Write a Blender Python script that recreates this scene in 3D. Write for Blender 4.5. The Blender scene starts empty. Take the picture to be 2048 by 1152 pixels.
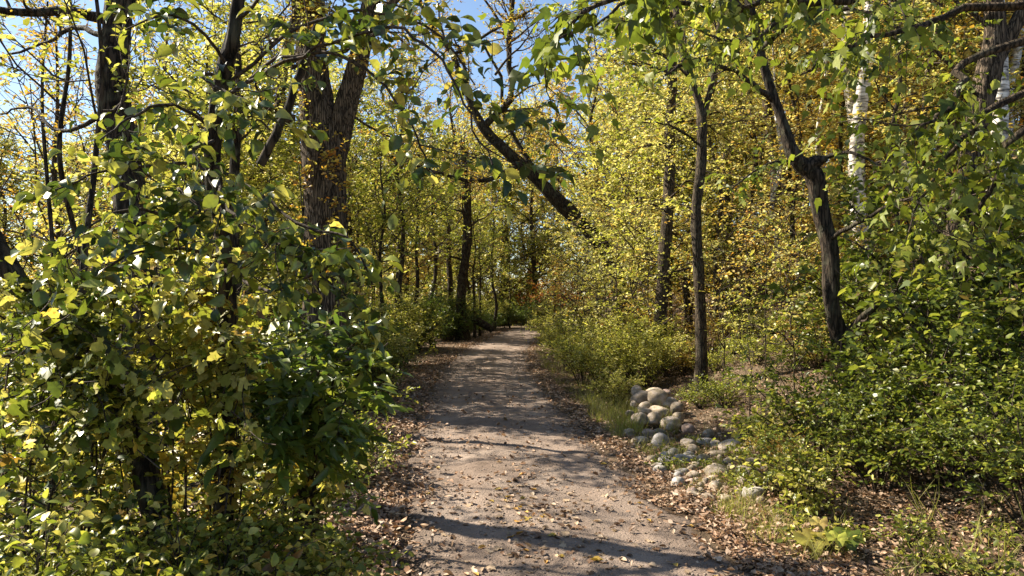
import bpy, math, random
import numpy as np
from mathutils import Vector, Matrix
random.seed(7)
RNG = np.random.default_rng(7)
sc = bpy.context.scene
col = sc.collection
# ------------------------------------------------------------------ camera, sky, sun, exposure
CAM_H, FPX = 2.0, 1450.0          # eye height (m); focal length in photo pixels (photo 2048 x 1152, horizon row 600)
cam_d = bpy.data.cameras.new('camera'); cam = bpy.data.objects.new('camera', cam_d); col.objects.link(cam)
cam.location = (0, 0, CAM_H); cam.rotation_euler = (math.pi/2, 0, 0)
cam_d.sensor_width = 36; cam_d.lens = 36*FPX/2048; cam_d.shift_y = 24/2048
cam_d.clip_start = 0.05; cam_d.clip_end = 3000
sc.camera = cam
SUN_EL = math.radians(39); SUN_AZ = math.atan2(-0.915, 0.40)
S = Vector((math.sin(SUN_AZ)*math.cos(SUN_EL), math.cos(SUN_AZ)*math.cos(SUN_EL), math.sin(SUN_EL)))
world = bpy.data.worlds.new('World'); sc.world = world; world.use_nodes = True
wn = world.node_tree.nodes; wl = world.node_tree.links
sky = wn.new('ShaderNodeTexSky'); sky.sky_type = 'NISHITA'; sky.sun_disc = False
sky.sun_elevation = SUN_EL; sky.sun_rotation = SUN_AZ; sky.dust_density = 0.35; sky.air_density = 1.0; sky.ozone_density = 1.6
wl.new(sky.outputs[0], wn['Background'].inputs[0]); wn['Background'].inputs[1].default_value = 0.066
sun_d = bpy.data.lights.new('sun', 'SUN'); sun_d.energy = 5.0; sun_d.angle = math.radians(0.53); sun_d.color = (1.0, 0.91, 0.75)
sun = bpy.data.objects.new('sun', sun_d); col.objects.link(sun)
sun.rotation_euler = S.to_track_quat('Z', 'Y').to_euler(); sun.location = (-30, 15, 40)
vs = sc.view_settings; vs.view_transform = 'Standard'; vs.look = 'None'; vs.gamma = 1; vs.exposure = 1.55; vs.use_curve_mapping = False
cy = sc.cycles
cy.max_bounces = 7; cy.diffuse_bounces = 4; cy.glossy_bounces = 2; cy.transmission_bounces = 4; cy.transparent_max_bounces = 4
cy.caustics_reflective = False; cy.caustics_refractive = False
cy.use_denoising = True; cy.sample_clamp_indirect = 6

# ------------------------------------------------------------------ helpers
def W(px, py, d):
    """photo pixel at forward distance d -> point"""
    return np.array([(px-1024)/FPX*d, d, CAM_H-(py-600)/FPX*d])
YS = np.array([-30, 0, 5.25, 11.6, 20.7, 29, 36, 48, 56, 66, 80, 140.])
XS = np.array([3.1, 0.95, 0.44, -0.27, -0.77, -0.70, -0.15, 0.95, 3.0, 8.0, 17.0, 70.])
def path_x(y): return np.interp(y, YS, XS)
def sstep(a, b, x):
    t = np.clip((x-a)/(b-a), 0, 1); return t*t*(3-2*t)
def wob(x, y, s, k=0.0):
    return (np.sin(x*s*1.7+k)*np.cos(y*s*1.3+k*2.1)+0.6*np.sin(x*s*3.1-y*s*2.3+k*1.3)+0.4*np.sin(y*s*5.3+x*s*4.1+k))/2.0
HW = 1.3
def gz(x, y):
    x = np.asarray(x, float); y = np.asarray(y, float)
    # smooth path centre
    xc = (path_x(y-1.5)+path_x(y)+path_x(y+1.5))/3
    r = x-xc-HW; l = xc-HW-x
    sl = np.clip(0.12+0.018*y, 0.12, 0.5)
    q = np.maximum(r-1.2, 0); up = sl*(q*q/(q+0.9))
    up = np.where(up > 10, 10+(up-10)*0.25, up)
    q2 = np.maximum(l-1.9, 0); dn = -0.34*(q2*q2/(q2+1.2)); dn = np.where(dn < -3, -3+(dn+3)*0.04, dn)
    dn = dn*sstep(4, 12, y)
    z = up+dn
    z = z+sstep(56, 120, y)*sstep(-40, 5, x)*6.0
    off = np.clip(np.maximum(r, l), 0, 3)/3
    z = z+off*(0.10*wob(x, y, 0.55)+0.05*wob(x, y, 1.7, 2.0))
    return z
def norm(v):
    v = np.asarray(v, float); return v/np.maximum(np.linalg.norm(v, axis=-1, keepdims=True), 1e-9)
def mesh_np(name, V, F, mat=None, smooth=False):
    """V (n,3), F list of (m,k) index arrays"""
    me = bpy.data.meshes.new(name)
    F = [f for f in F if len(f)]
    V = np.ascontiguousarray(V, np.float32)
    me.vertices.add(len(V)); me.vertices.foreach_set('co', V.ravel())
    idx = np.concatenate([f.ravel() for f in F]).astype(np.int32)
    cnt = np.concatenate([np.full(len(f), f.shape[1]) for f in F])
    st = np.concatenate([[0], np.cumsum(cnt)[:-1]]).astype(np.int32)
    me.loops.add(len(idx)); me.loops.foreach_set('vertex_index', idx)
    me.polygons.add(len(cnt)); me.polygons.foreach_set('loop_start', st)
    if smooth: me.polygons.foreach_set('use_smooth', np.ones(len(cnt), bool))
    me.update(calc_edges=True)
    if mat: me.materials.append(mat)
    return me
def add(name, me, parent=None, loc=None):
    o = bpy.data.objects.new(name, me); col.objects.link(o)
    if parent: o.parent = parent
    if loc is not None: o.location = tuple(float(v) for v in loc)
    return o
def tag(o, label=None, cat=None, group=None, kind=None):
    if label: o['label'] = label
    if cat: o['category'] = cat
    if group: o['group'] = group
    if kind: o['kind'] = kind
    return o
def copy_tree(o, parent=None):
    c = o.copy(); col.objects.link(c); c.parent = parent
    for ch in o.children: copy_tree(ch, c)
    return c

# ------------------------------------------------------------------ materials
def newmat(name):
    m = bpy.data.materials.new(name); m.use_nodes = True
    nt = m.node_tree; nt.nodes.clear()
    out = nt.nodes.new('ShaderNodeOutputMaterial')
    return m, nt, out
def ramp(nt, stops, interp='LINEAR'):
    r = nt.nodes.new('ShaderNodeValToRGB'); e = r.color_ramp.elements; r.color_ramp.interpolation = interp
    while len(e) < len(stops): e.new(0.5)
    for i, (p, c) in enumerate(stops):
        e[i].position = p; e[i].color = (*c, 1)
    return r
def math_n(nt, op, a, b=None, c=None):
    n = nt.nodes.new('ShaderNodeMath'); n.operation = op
    for i, v in enumerate((a, b, c)):
        if v is None: continue
        if isinstance(v, (int, float)): n.inputs[i].default_value = v
        else: nt.links.new(v, n.inputs[i])
    return n.outputs[0]
def leaf_mat(name, cols, transl=0.42, rough=0.42, spec=0.5, clump=0.35, tint=(1.1, 1.1, 0.72)):
    m, nt, out = newmat(name); L = nt.links
    geo = nt.nodes.new('ShaderNodeNewGeometry'); oi = nt.nodes.new('ShaderNodeObjectInfo')
    rnd = math_n(nt, 'FRACT', math_n(nt, 'ADD', geo.outputs['Random Per Island'], oi.outputs['Random']))
    nz = nt.nodes.new('ShaderNodeTexNoise'); nz.inputs['Scale'].default_value = 0.9; nz.inputs['Detail'].default_value = 2
    L.new(geo.outputs['Position'], nz.inputs['Vector'])
    nzc = math_n(nt, 'MULTIPLY_ADD', nz.outputs[0], 2.2, -0.6)
    fac = math_n(nt, 'ADD', math_n(nt, 'MULTIPLY', rnd, 1-clump), math_n(nt, 'MULTIPLY', nzc, clump))
    n = len(cols); r = ramp(nt, [(i/(n-1), c) for i, c in enumerate(cols)]); L.new(fac, r.inputs[0])
    # per leaf lightness
    bri = math_n(nt, 'MULTIPLY_ADD', math_n(nt, 'FRACT', math_n(nt, 'MULTIPLY', rnd, 17.3)), 0.6, 0.7)
    # blotches within the leaf
    nz2 = nt.nodes.new('ShaderNodeTexNoise'); nz2.inputs['Scale'].default_value = 55; L.new(geo.outputs['Position'], nz2.inputs['Vector'])
    bri = math_n(nt, 'MULTIPLY', bri, math_n(nt, 'MULTIPLY_ADD', nz2.outputs[0], 0.7, 0.65))
    n5 = nt.nodes.new('ShaderNodeTexNoise'); n5.inputs['Scale'].default_value = 28; n5.inputs['Detail'].default_value = 3; L.new(geo.outputs['Position'], n5.inputs['Vector'])
    r5 = ramp(nt, [(0.6, (0, 0, 0)), (0.68, (1, 1, 1))]); L.new(n5.outputs[0], r5.inputs[0])
    sp = nt.nodes.new('ShaderNodeMix'); sp.data_type = 'RGBA'; L.new(math_n(nt, 'MULTIPLY', r5.outputs[0], 0.55), sp.inputs['Factor']); L.new(r.outputs[0], sp.inputs['A']); sp.inputs['B'].default_value = (0.13, 0.075, 0.025, 1)
    mx = nt.nodes.new('ShaderNodeVectorMath'); mx.operation = 'SCALE'; L.new(sp.outputs['Result'], mx.inputs[0]); L.new(bri, mx.inputs['Scale'])
    p = nt.nodes.new('ShaderNodeBsdfPrincipled'); L.new(mx.outputs[0], p.inputs['Base Color'])
    p.inputs['Roughness'].default_value = rough; p.inputs['Specular IOR Level'].default_value = spec
    tv = nt.nodes.new('ShaderNodeVectorMath'); tv.operation = 'MULTIPLY'; L.new(mx.outputs[0], tv.inputs[0]); tv.inputs[1].default_value = tint
    t = nt.nodes.new('ShaderNodeBsdfTranslucent'); L.new(tv.outputs[0], t.inputs['Color'])
    mix = nt.nodes.new('ShaderNodeMixShader'); mix.inputs[0].default_value = transl
    L.new(p.outputs[0], mix.inputs[1]); L.new(t.outputs[0], mix.inputs[2]); L.new(mix.outputs[0], out.inputs[0])
    return m
def bark_mat(name, dark, light, sc_=(14, 14, 2.2), bump=0.9, moss=0.0):
    m, nt, out = newmat(name); L = nt.links
    tc = nt.nodes.new('ShaderNodeTexCoord'); mp = nt.nodes.new('ShaderNodeMapping'); mp.inputs['Scale'].default_value = sc_
    L.new(tc.outputs['Object'], mp.inputs[0])
    nz = nt.nodes.new('ShaderNodeTexNoise'); nz.inputs['Scale'].default_value = 1; nz.inputs['Detail'].default_value = 6; nz.inputs['Roughness'].default_value = 0.65
    nz.inputs['Distortion'].default_value = 0.6; L.new(mp.outputs[0], nz.inputs['Vector'])
    vo = nt.nodes.new('ShaderNodeTexVoronoi'); vo.feature = 'DISTANCE_TO_EDGE'; vo.inputs['Scale'].default_value = 1.4
    dv = nt.nodes.new('ShaderNodeVectorMath'); dv.operation = 'ADD'; L.new(mp.outputs[0], dv.inputs[0]); L.new(nz.outputs['Color'], dv.inputs[1]); L.new(dv.outputs[0], vo.inputs['Vector'])
    crack = math_n(nt, 'MINIMUM', math_n(nt, 'MULTIPLY', vo.outputs['Distance'], 5.0), 1.0)
    hgt = math_n(nt, 'ADD', math_n(nt, 'MULTIPLY', nz.outputs[0], 0.6), math_n(nt, 'MULTIPLY', crack, 0.35))
    r = ramp(nt, [(0.33, dark), (0.5, tuple((a+b)/2 for a, b in zip(dark, light))), (0.68, light)]); L.new(hgt, r.inputs[0])
    big = nt.nodes.new('ShaderNodeTexNoise'); big.inputs['Scale'].default_value = 3.0; L.new(tc.outputs['Object'], big.inputs['Vector'])
    v = math_n(nt, 'MULTIPLY_ADD', big.outputs[0], 0.9, 0.55)
    mx = nt.nodes.new('ShaderNodeVectorMath'); mx.operation = 'SCALE'; L.new(r.outputs[0], mx.inputs[0]); L.new(v, mx.inputs['Scale'])
    colour = mx.outputs[0]
    if moss > 0:
        n3 = nt.nodes.new('ShaderNodeTexNoise'); n3.inputs['Scale'].default_value = 7; n3.inputs['Detail'].default_value = 4; L.new(tc.outputs['Object'], n3.inputs['Vector'])
        r3 = ramp(nt, [(0.5, (0, 0, 0)), (0.65, (1, 1, 1))]); L.new(n3.outputs[0], r3.inputs[0])
        mm = nt.nodes.new('ShaderNodeMix'); mm.data_type = 'RGBA'; L.new(math_n(nt, 'MULTIPLY', r3.outputs[0], moss), mm.inputs['Factor'])
        L.new(colour, mm.inputs['A']); mm.inputs['B'].default_value = (0.15, 0.15, 0.095, 1); colour = mm.outputs['Result']
    p = nt.nodes.new('ShaderNodeBsdfPrincipled'); L.new(colour, p.inputs['Base Color']); p.inputs['Roughness'].default_value = 0.9; p.inputs['Specular IOR Level'].default_value = 0.2
    b = nt.nodes.new('ShaderNodeBump'); b.inputs['Strength'].default_value = bump; b.inputs['Distance'].default_value = 0.045
    L.new(hgt, b.inputs['Height']); L.new(b.outputs[0], p.inputs['Normal']); L.new(p.outputs[0], out.inputs[0])
    return m
def birch_mat():
    m, nt, out = newmat('birch_bark'); L = nt.links
    tc = nt.nodes.new('ShaderNodeTexCoord'); mp = nt.nodes.new('ShaderNodeMapping'); mp.inputs['Scale'].default_value = (5, 5, 26)
    L.new(tc.outputs['Object'], mp.inputs[0])
    nz = nt.nodes.new('ShaderNodeTexNoise'); nz.inputs['Scale'].default_value = 1; nz.inputs['Detail'].default_value = 5; L.new(mp.outputs[0], nz.inputs['Vector'])
    r = ramp(nt, [(0.34, (0.05, 0.042, 0.035)), (0.43, (0.42, 0.37, 0.31)), (0.6, (0.78, 0.73, 0.66))]); L.new(nz.outputs[0], r.inputs[0])
    n2 = nt.nodes.new('ShaderNodeTexNoise'); n2.inputs['Scale'].default_value = 4; n2.inputs['Detail'].default_value = 5; L.new(tc.outputs['Object'], n2.inputs['Vector'])
    r2 = ramp(nt, [(0.36, (0.22, 0.19, 0.16)), (0.5, (1, 1, 1))]); L.new(n2.outputs[0], r2.inputs[0])
    mx = nt.nodes.new('ShaderNodeMix'); mx.data_type = 'RGBA'; mx.blend_type = 'MULTIPLY'; mx.inputs['Factor'].default_value = 1
    L.new(r.outputs[0], mx.inputs['A']); L.new(r2.outputs[0], mx.inputs['B'])
    p = nt.nodes.new('ShaderNodeBsdfPrincipled'); L.new(mx.outputs['Result'], p.inputs['Base Color']); p.inputs['Roughness'].default_value = 0.7
    b = nt.nodes.new('ShaderNodeBump'); b.inputs['Strength'].default_value = 0.4; b.inputs['Distance'].default_value = 0.01
    L.new(nz.outputs[0], b.inputs['Height']); L.new(b.outputs[0], p.inputs['Normal']); L.new(p.outputs[0], out.inputs[0])
    return m
def stone_mat(name, a, b_, speck):
    m, nt, out = newmat(name); L = nt.links
    tc = nt.nodes.new('ShaderNodeTexCoord'); oi = nt.nodes.new('ShaderNodeObjectInfo')
    nz = nt.nodes.new('ShaderNodeTexNoise'); nz.inputs['Scale'].default_value = 3.5; nz.inputs['Detail'].default_value = 7; nz.inputs['Roughness'].default_value = 0.65
    L.new(tc.outputs['Object'], nz.inputs['Vector'])
    r = ramp(nt, [(0.3, a), (0.7, b_)]); L.new(nz.outputs[0], r.inputs[0])
    n2 = nt.nodes.new('ShaderNodeTexNoise'); n2.inputs['Scale'].default_value = 38; n2.inputs['Detail'].default_value = 3; L.new(tc.outputs['Object'], n2.inputs['Vector'])
    r2 = ramp(nt, [(0.38, speck), (0.5, (1, 1, 1))]); L.new(n2.outputs[0], r2.inputs[0])
    mx = nt.nodes.new('ShaderNodeMix'); mx.data_type = 'RGBA'; mx.blend_type = 'MULTIPLY'; mx.inputs['Factor'].default_value = 1
    L.new(r.outputs[0], mx.inputs['A']); L.new(r2.outputs[0], mx.inputs['B'])
    n4 = nt.nodes.new('ShaderNodeTexNoise'); n4.inputs['Scale'].default_value = 1.8; n4.inputs['Detail'].default_value = 5; L.new(tc.outputs['Object'], n4.inputs['Vector'])
    r4 = ramp(nt, [(0.4, (1, 1, 1)), (0.5, (0.62, 0.58, 0.46)), (0.62, (0.34, 0.32, 0.22))]); L.new(n4.outputs[0], r4.inputs[0])
    m4 = nt.nodes.new('ShaderNodeMix'); m4.data_type = 'RGBA'; m4.blend_type = 'MULTIPLY'; m4.inputs['Factor'].default_value = 0.75
    L.new(mx.outputs['Result'], m4.inputs['A']); L.new(r4.outputs[0], m4.inputs['B'])
    sv = nt.nodes.new('ShaderNodeVectorMath'); sv.operation = 'SCALE'; L.new(m4.outputs['Result'], sv.inputs[0])
    L.new(math_n(nt, 'MULTIPLY_ADD', oi.outputs['Random'], 0.6, 0.7), sv.inputs['Scale'])
    p = nt.nodes.new('ShaderNodeBsdfPrincipled'); L.new(sv.outputs[0], p.inputs['Base Color']); p.inputs['Roughness'].default_value = 0.85; p.inputs['Specular IOR Level'].default_value = 0.3
    b = nt.nodes.new('ShaderNodeBump'); b.inputs['Strength'].default_value = 0.5; b.inputs['Distance'].default_value = 0.02
    L.new(math_n(nt, 'ADD', nz.outputs[0], math_n(nt, 'MULTIPLY', n2.outputs[0], 0.3)), b.inputs['Height']); L.new(b.outputs[0], p.inputs['Normal']); L.new(p.outputs[0], out.inputs[0])
    return m
def ground_mat(name, stops, scale, detail, bumpd, fine, attr=None):
    m, nt, out = newmat(name); L = nt.links
    geo = nt.nodes.new('ShaderNodeNewGeometry')
    nz = nt.nodes.new('ShaderNodeTexNoise'); nz.inputs['Scale'].default_value = scale; nz.inputs['Detail'].default_value = detail; nz.inputs['Roughness'].default_value = 0.7
    L.new(geo.outputs['Position'], nz.inputs['Vector'])
    r = ramp(nt, stops); L.new(nz.outputs[0], r.inputs[0])
    n2 = nt.nodes.new('ShaderNodeTexNoise'); n2.inputs['Scale'].default_value = fine; n2.inputs['Detail'].default_value = 4; n2.inputs['Roughness'].default_value = 0.8
    L.new(geo.outputs['Position'], n2.inputs['Vector'])
    vo = nt.nodes.new('ShaderNodeTexVoronoi'); vo.inputs['Scale'].default_value = fine*0.8; L.new(geo.outputs['Position'], vo.inputs['Vector'])
    v = math_n(nt, 'MULTIPLY_ADD', n2.outputs[0], 1.3, 0.36)
    if attr:
        at_ = nt.nodes.new('ShaderNodeAttribute'); at_.attribute_name = attr
        n7 = nt.nodes.new('ShaderNodeTexNoise'); n7.inputs['Scale'].default_value = 2.6; n7.inputs['Detail'].default_value = 6; L.new(geo.outputs['Position'], n7.inputs['Vector'])
        v = math_n(nt, 'MULTIPLY', v, math_n(nt, 'ADD', 0.62, math_n(nt, 'ADD', math_n(nt, 'MULTIPLY', at_.outputs['Fac'], 0.3), math_n(nt, 'MULTIPLY', n7.outputs[0], 0.36))))
    sv = nt.nodes.new('ShaderNodeVectorMath'); sv.operation = 'SCALE'; L.new(r.outputs[0], sv.inputs[0]); L.new(v, sv.inputs['Scale'])
    p = nt.nodes.new('ShaderNodeBsdfPrincipled'); L.new(sv.outputs[0], p.inputs['Base Color']); p.inputs['Roughness'].default_value = 0.95; p.inputs['Specular IOR Level'].default_value = 0.15
    b = nt.nodes.new('ShaderNodeBump'); b.inputs['Strength'].default_value = 0.8; b.inputs['Distance'].default_value = bumpd
    h = math_n(nt, 'ADD', n2.outputs[0], math_n(nt, 'MULTIPLY', vo.outputs[0], -0.5))
    L.new(h, b.inputs['Height']); L.new(b.outputs[0], p.inputs['Normal']); L.new(p.outputs[0], out.inputs[0])
    return m
G = dict(dark=(0.035, 0.05, 0.010), mid=(0.085, 0.115, 0.016), grass=(0.17, 0.205, 0.026), lime=(0.35, 0.355, 0.06), yel=(0.55, 0.49, 0.13), gold=(0.56, 0.37, 0.06),
         pale=(0.66, 0.61, 0.29), org=(0.36, 0.14, 0.025), brn=(0.16, 0.085, 0.035), tan=(0.36, 0.25, 0.15))
M = {}
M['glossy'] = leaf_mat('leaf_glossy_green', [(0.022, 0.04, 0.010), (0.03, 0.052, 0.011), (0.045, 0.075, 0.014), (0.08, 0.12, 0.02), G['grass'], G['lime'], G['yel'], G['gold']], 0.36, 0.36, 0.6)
M['vine'] = leaf_mat('leaf_vine', [G['dark'], G['mid'], G['mid'], G['grass'], G['grass'], G['lime'], G['yel'], G['yel'], G['gold'], G['brn'], G['tan']], 0.46, 0.44, 0.5)
M['vine_brown'] = leaf_mat('leaf_vine_browning', [G['mid'], G['grass'], G['lime'], G['lime'], G['yel'], G['yel'], G['gold'], G['brn'], G['tan']], 0.48, 0.42, 0.5)
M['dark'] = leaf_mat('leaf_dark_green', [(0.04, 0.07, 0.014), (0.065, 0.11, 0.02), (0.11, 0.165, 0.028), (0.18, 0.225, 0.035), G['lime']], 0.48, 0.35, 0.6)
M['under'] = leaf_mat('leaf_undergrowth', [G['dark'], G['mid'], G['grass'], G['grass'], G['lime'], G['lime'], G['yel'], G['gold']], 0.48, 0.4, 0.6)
M['green'] = leaf_mat('leaf_green', [G['mid'], G['grass'], G['grass'], G['lime'], G['yel'], G['brn']], 0.48, 0.42)
M['shrub'] = leaf_mat('leaf_shrub_green', [G['dark'], G['mid'], G['mid'], G['grass'], G['mid'], G['grass'], G['lime'], G['brn'], G['yel']], 0.42, 0.4, 0.5)
M['maple'] = leaf_mat('leaf_boxelder', [(0.05, 0.08, 0.012), (0.085, 0.12, 0.017), G['grass'], (0.2, 0.24, 0.03), G['lime'], G['yel']], 0.5, 0.45)
M['layer'] = leaf_mat('leaf_pale_yellow', [G['mid'], G['grass'], G['lime'], G['yel'], G['pale'], G['lime'], G['pale'], G['gold'], G['tan'], G['grass']], 0.5, 0.45)
M['lime'] = leaf_mat('leaf_lime', [G['mid'], G['grass'], G['lime'], G['lime'], G['yel'], G['pale'], G['tan']], 0.52, 0.45)
M['yellow'] = leaf_mat('leaf_yellow', [G['lime'], G['yel'], G['gold'], G['pale'], G['gold'], G['org'], G['yel']], 0.45, 0.45)
M['gold'] = leaf_mat('leaf_gold', [G['yel'], G['gold'], G['yel'], G['gold'], G['org'], G['pale']], 0.45, 0.45)
M['rust'] = leaf_mat('leaf_rust', [G['gold'], G['org'], G['org'], G['brn']], 0.4, 0.5)
M['dry'] = leaf_mat('leaf_dry', [(0.12, 0.065, 0.038), (0.25, 0.15, 0.085), (0.42, 0.29, 0.195), (0.30, 0.16, 0.08), (0.47, 0.35, 0.25), (0.20, 0.10, 0.055), (0.38, 0.27, 0.14)], 0.15, 0.55, 0.4, 0.2, (1, 0.9, 0.7))
M['grass'] = leaf_mat('grass_blade', [G['grass'], G['lime'], (0.3, 0.28, 0.09), (0.36, 0.29, 0.15)], 0.35, 0.5)
M['needle'] = leaf_mat('pine_needle', [(0.02, 0.045, 0.03), (0.04, 0.075, 0.045), (0.06, 0.1, 0.055)], 0.2, 0.5)
M['bark'] = bark_mat('bark_dark', (0.012, 0.009, 0.006), (0.07, 0.05, 0.034), moss=0.32)
M['bark2'] = bark_mat('bark_furrowed', (0.022, 0.016, 0.011), (0.18, 0.132, 0.09), (22, 22, 1.6), 1.0)
M['bark3'] = bark_mat('bark_brown', (0.022, 0.016, 0.01), (0.11, 0.08, 0.052), (26, 26, 4), 0.9, moss=0.2)
M['twig'] = bark_mat('twig_bark', (0.03, 0.022, 0.016), (0.09, 0.066, 0.05), (20, 20, 20), 0.2)
M['birch'] = birch_mat()
M['ground'] = ground_mat('forest_floor', [(0.3, (0.045, 0.028, 0.017)), (0.5, (0.10, 0.07, 0.044)), (0.62, (0.18, 0.13, 0.085)), (0.75, (0.055, 0.055, 0.022))], 1.1, 8, 0.05, 22)
M['path'] = ground_mat('gravel_path', [(0.3, (0.155, 0.111, 0.084)), (0.44, (0.228, 0.170, 0.133)), (0.54, (0.266, 0.203, 0.161)), (0.7, (0.33, 0.262, 0.212))], 1.0, 9, 0.022, 60, 'wear')
M['stone_tan'] = stone_mat('stone_tan', (0.36, 0.285, 0.22), (0.58, 0.49, 0.4), (0.75, 0.7, 0.66))
M['stone_grey'] = stone_mat('stone_grey', (0.31, 0.285, 0.275), (0.53, 0.495, 0.475), (0.7, 0.68, 0.66))
M['stone_pink'] = stone_mat('stone_pink', (0.36, 0.25, 0.21), (0.52, 0.4, 0.35), (0.75, 0.7, 0.66))
M['pebble'] = stone_mat('pebble', (0.24, 0.19, 0.155), (0.42, 0.34, 0.29), (0.8, 0.75, 0.7))

# ------------------------------------------------------------------ leaf shapes (along x, across y, up z; length 1)
def LT(v, *f): return np.array(v, float), [np.array(a) for a in f]
T_FAR = LT([(0, 0, 0), (.5, .3, .07), (1, 0, -.05), (.5, -.3, .07)], [(0, 3, 2), (0, 2, 1)])
T_MID = LT([(0, 0, 0), (.32, .27, .09), (.72, .2, .04), (1, 0, -.12), (.72, -.2, .04), (.32, -.27, .09)], [(0, 3, 2, 1), (0, 5, 4, 3)])
T_OVAL = LT([(0, 0, 0), (.22, 0, .02), (.5, 0, .0), (.8, 0, -.08), (1, 0, -.17),
             (.14, .15, .05), (.36, .27, .1), (.62, .26, .06), (.86, .13, -.05),
             (.14, -.15, .05), (.36, -.27, .1), (.62, -.26, .06), (.86, -.13, -.05)],
            [(0, 1, 5), (3, 4, 8), (0, 9, 1), (3, 12, 4)], [(1, 2, 6, 5), (2, 3, 8, 7), (1, 9, 10, 2), (2, 11, 12, 3)], [(2, 7, 6), (2, 10, 11)])
T_LANCE = LT([(0, 0, 0), (.3, .13, .05), (.65, .12, .02), (1, 0, -.12), (.65, -.12, .02), (.3, -.13, .05), (.3, 0, 0), (.65, 0, -.02)],
             [(0, 6, 1), (0, 5, 6), (7, 3, 2), (7, 4, 3)], [(6, 7, 2, 1), (5, 4, 7, 6)])
_o = [(0, 0), (.02, .2), (-.08, .42), (.2, .38), (.42, .56), (.5, .3), (.74, .3), (1, 0), (.74, -.3), (.5, -.3), (.42, -.56), (.2, -.38), (-.08, -.42), (.02, -.2)]
T_LOBED = LT([(x, y, 0.10*abs(y)*2-0.16*x*x+(0.05 if i % 2 else -0.04)) for i, (x, y) in enumerate(_o)]+[(.36, 0, 0)], [(14, (i+1) % 14, i)[::-1] for i in range(14)])
T_MAPLE = LT([(0, 0, 0), (.1, .3, .05), (.42, .36, -.02), (.48, .18, .03), (1, 0, -.2), (.48, -.18, .03), (.42, -.36, -.02), (.1, -.3, .05), (.35, 0, .03)],
             [(8, 1, 0), (8, 2, 1), (8, 3, 2), (8, 4, 3), (8, 5, 4), (8, 6, 5), (8, 7, 6), (8, 0, 7)])
T_CURL = LT([(0, 0, .02), (.3, .26, .16), (.72, .22, .2), (1, 0, .1), (.72, -.2, .14), (.3, -.27, .2), (.35, 0, .0), (.7, 0, .03)],
            [(0, 6, 1), (0, 5, 6), (7, 3, 2), (7, 4, 3)], [(6, 7, 2, 1), (5, 4, 7, 6)])
T_BLADE = LT([(0, .025, 0), (0, -.025, 0), (.5, .02, .12), (.5, -.02, .12), (1, 0, -.05)], [(0, 1, 3, 2)], [(2, 3, 4)])
def leaf_frames(d, n):
    x = norm(d); z = norm(n-(np.sum(n*x, -1, keepdims=True))*x); y = np.cross(z, x)
    return x, y, z
def leaves_mesh(name, tpl, pos, d, n, size, mat, wid=1.0):
    tv, tf = tpl; k = len(tv); N = len(pos)
    x, y, z = leaf_frames(d, n)
    s = np.asarray(size).reshape(-1, 1, 1)
    wv = wid*RNG.uniform(.7, 1.2, (N, 1, 1)); cv = RNG.uniform(-.3, 3.0, (N, 1, 1))
    V = pos[:, None, :]+s*(tv[None, :, 0:1]*x[:, None, :]+tv[None, :, 1:2]*wv*y[:, None, :]+tv[None, :, 2:3]*cv*z[:, None, :])
    F = [(f[None]+(np.arange(N)*k)[:, None, None]).reshape(-1, f.shape[1]) for f in tf]
    return mesh_np(name, V.reshape(-1, 3), F, mat)

# ------------------------------------------------------------------ stems
def resample(pts, n):
    pts = np.asarray(pts, float)
    if len(pts) < 3:
        t = np.linspace(0, 1, n)[:, None]; return pts[0]*(1-t)+pts[-1]*t
    P = np.vstack([2*pts[0]-pts[1], pts, 2*pts[-1]-pts[-2]]); m = len(pts)-1
    u = np.linspace(0, m, n); i = np.minimum(u.astype(int), m-1); t = (u-i)[:, None]
    a, b, c, d = P[i], P[i+1], P[i+2], P[i+3]
    return 0.5*((2*b)+(-a+c)*t+(2*a-5*b+4*c-d)*t*t+(-a+3*b-3*c+d)*t**3)
def tube(pts, rad, segs, rough=0.0, furrow=0, seed=0, s_f=0.11):
    pts = np.asarray(pts, float); n = len(pts); rad = np.broadcast_to(np.asarray(rad, float), (n,))
    tg = norm(np.gradient(pts, axis=0)); ref = np.array([1.0, 0.05, 0.0]) if abs(tg[0, 2]) > 0.6 else np.array([0, 0.05, 1.0])
    u = norm(np.cross(np.broadcast_to(ref, tg.shape), tg)); v = np.cross(tg, u)
    th = np.arange(segs)*2*math.pi/segs
    R = np.ones((n, segs))
    if rough or furrow:
        r = np.random.default_rng(seed); sl = np.concatenate([[0], np.cumsum(np.linalg.norm(np.diff(pts, axis=0), axis=1))])[:, None]/max(rad.max(), .01)
        for k in range(5):
            a, b, p = r.integers(1, 5), r.uniform(.3, 1.6), r.uniform(0, 6.3)
            R = R+rough*r.uniform(.4, 1)*np.sin(a*th[None]+b*sl+p+1.3*np.sin(sl*0.5+p))
        if furrow:
            w = furrow*th[None]+1.6*np.sin(sl*0.55+2*np.sin(th[None]*2))+1.1*np.sin(sl*1.3+th[None]*3)
            R = R+s_f*np.abs(np.sin(w*0.5))-s_f*.5+0.25*s_f*r.normal(size=R.shape)
    rr = rad[:, None]*R
    V = pts[:, None]+rr[..., None]*(np.cos(th)[None, :, None]*u[:, None]+np.sin(th)[None, :, None]*v[:, None])
    i = np.arange(n-1)[:, None]*segs; j = np.arange(segs)[None]; jn = (j+1) % segs
    F = np.stack([i+j, i+jn, i+segs+jn, i+segs+j], -1).reshape(-1, 4)
    cap = np.array([list(range(segs))[::-1]])+0
    return V.reshape(-1, 3), F
def join(tubes):
    Vs, Fs, o = [], [], 0
    for V, F in tubes: Vs.append(V); Fs.append(F+o); o += len(V)
    return np.vstack(Vs), [np.vstack(Fs)]
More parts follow.
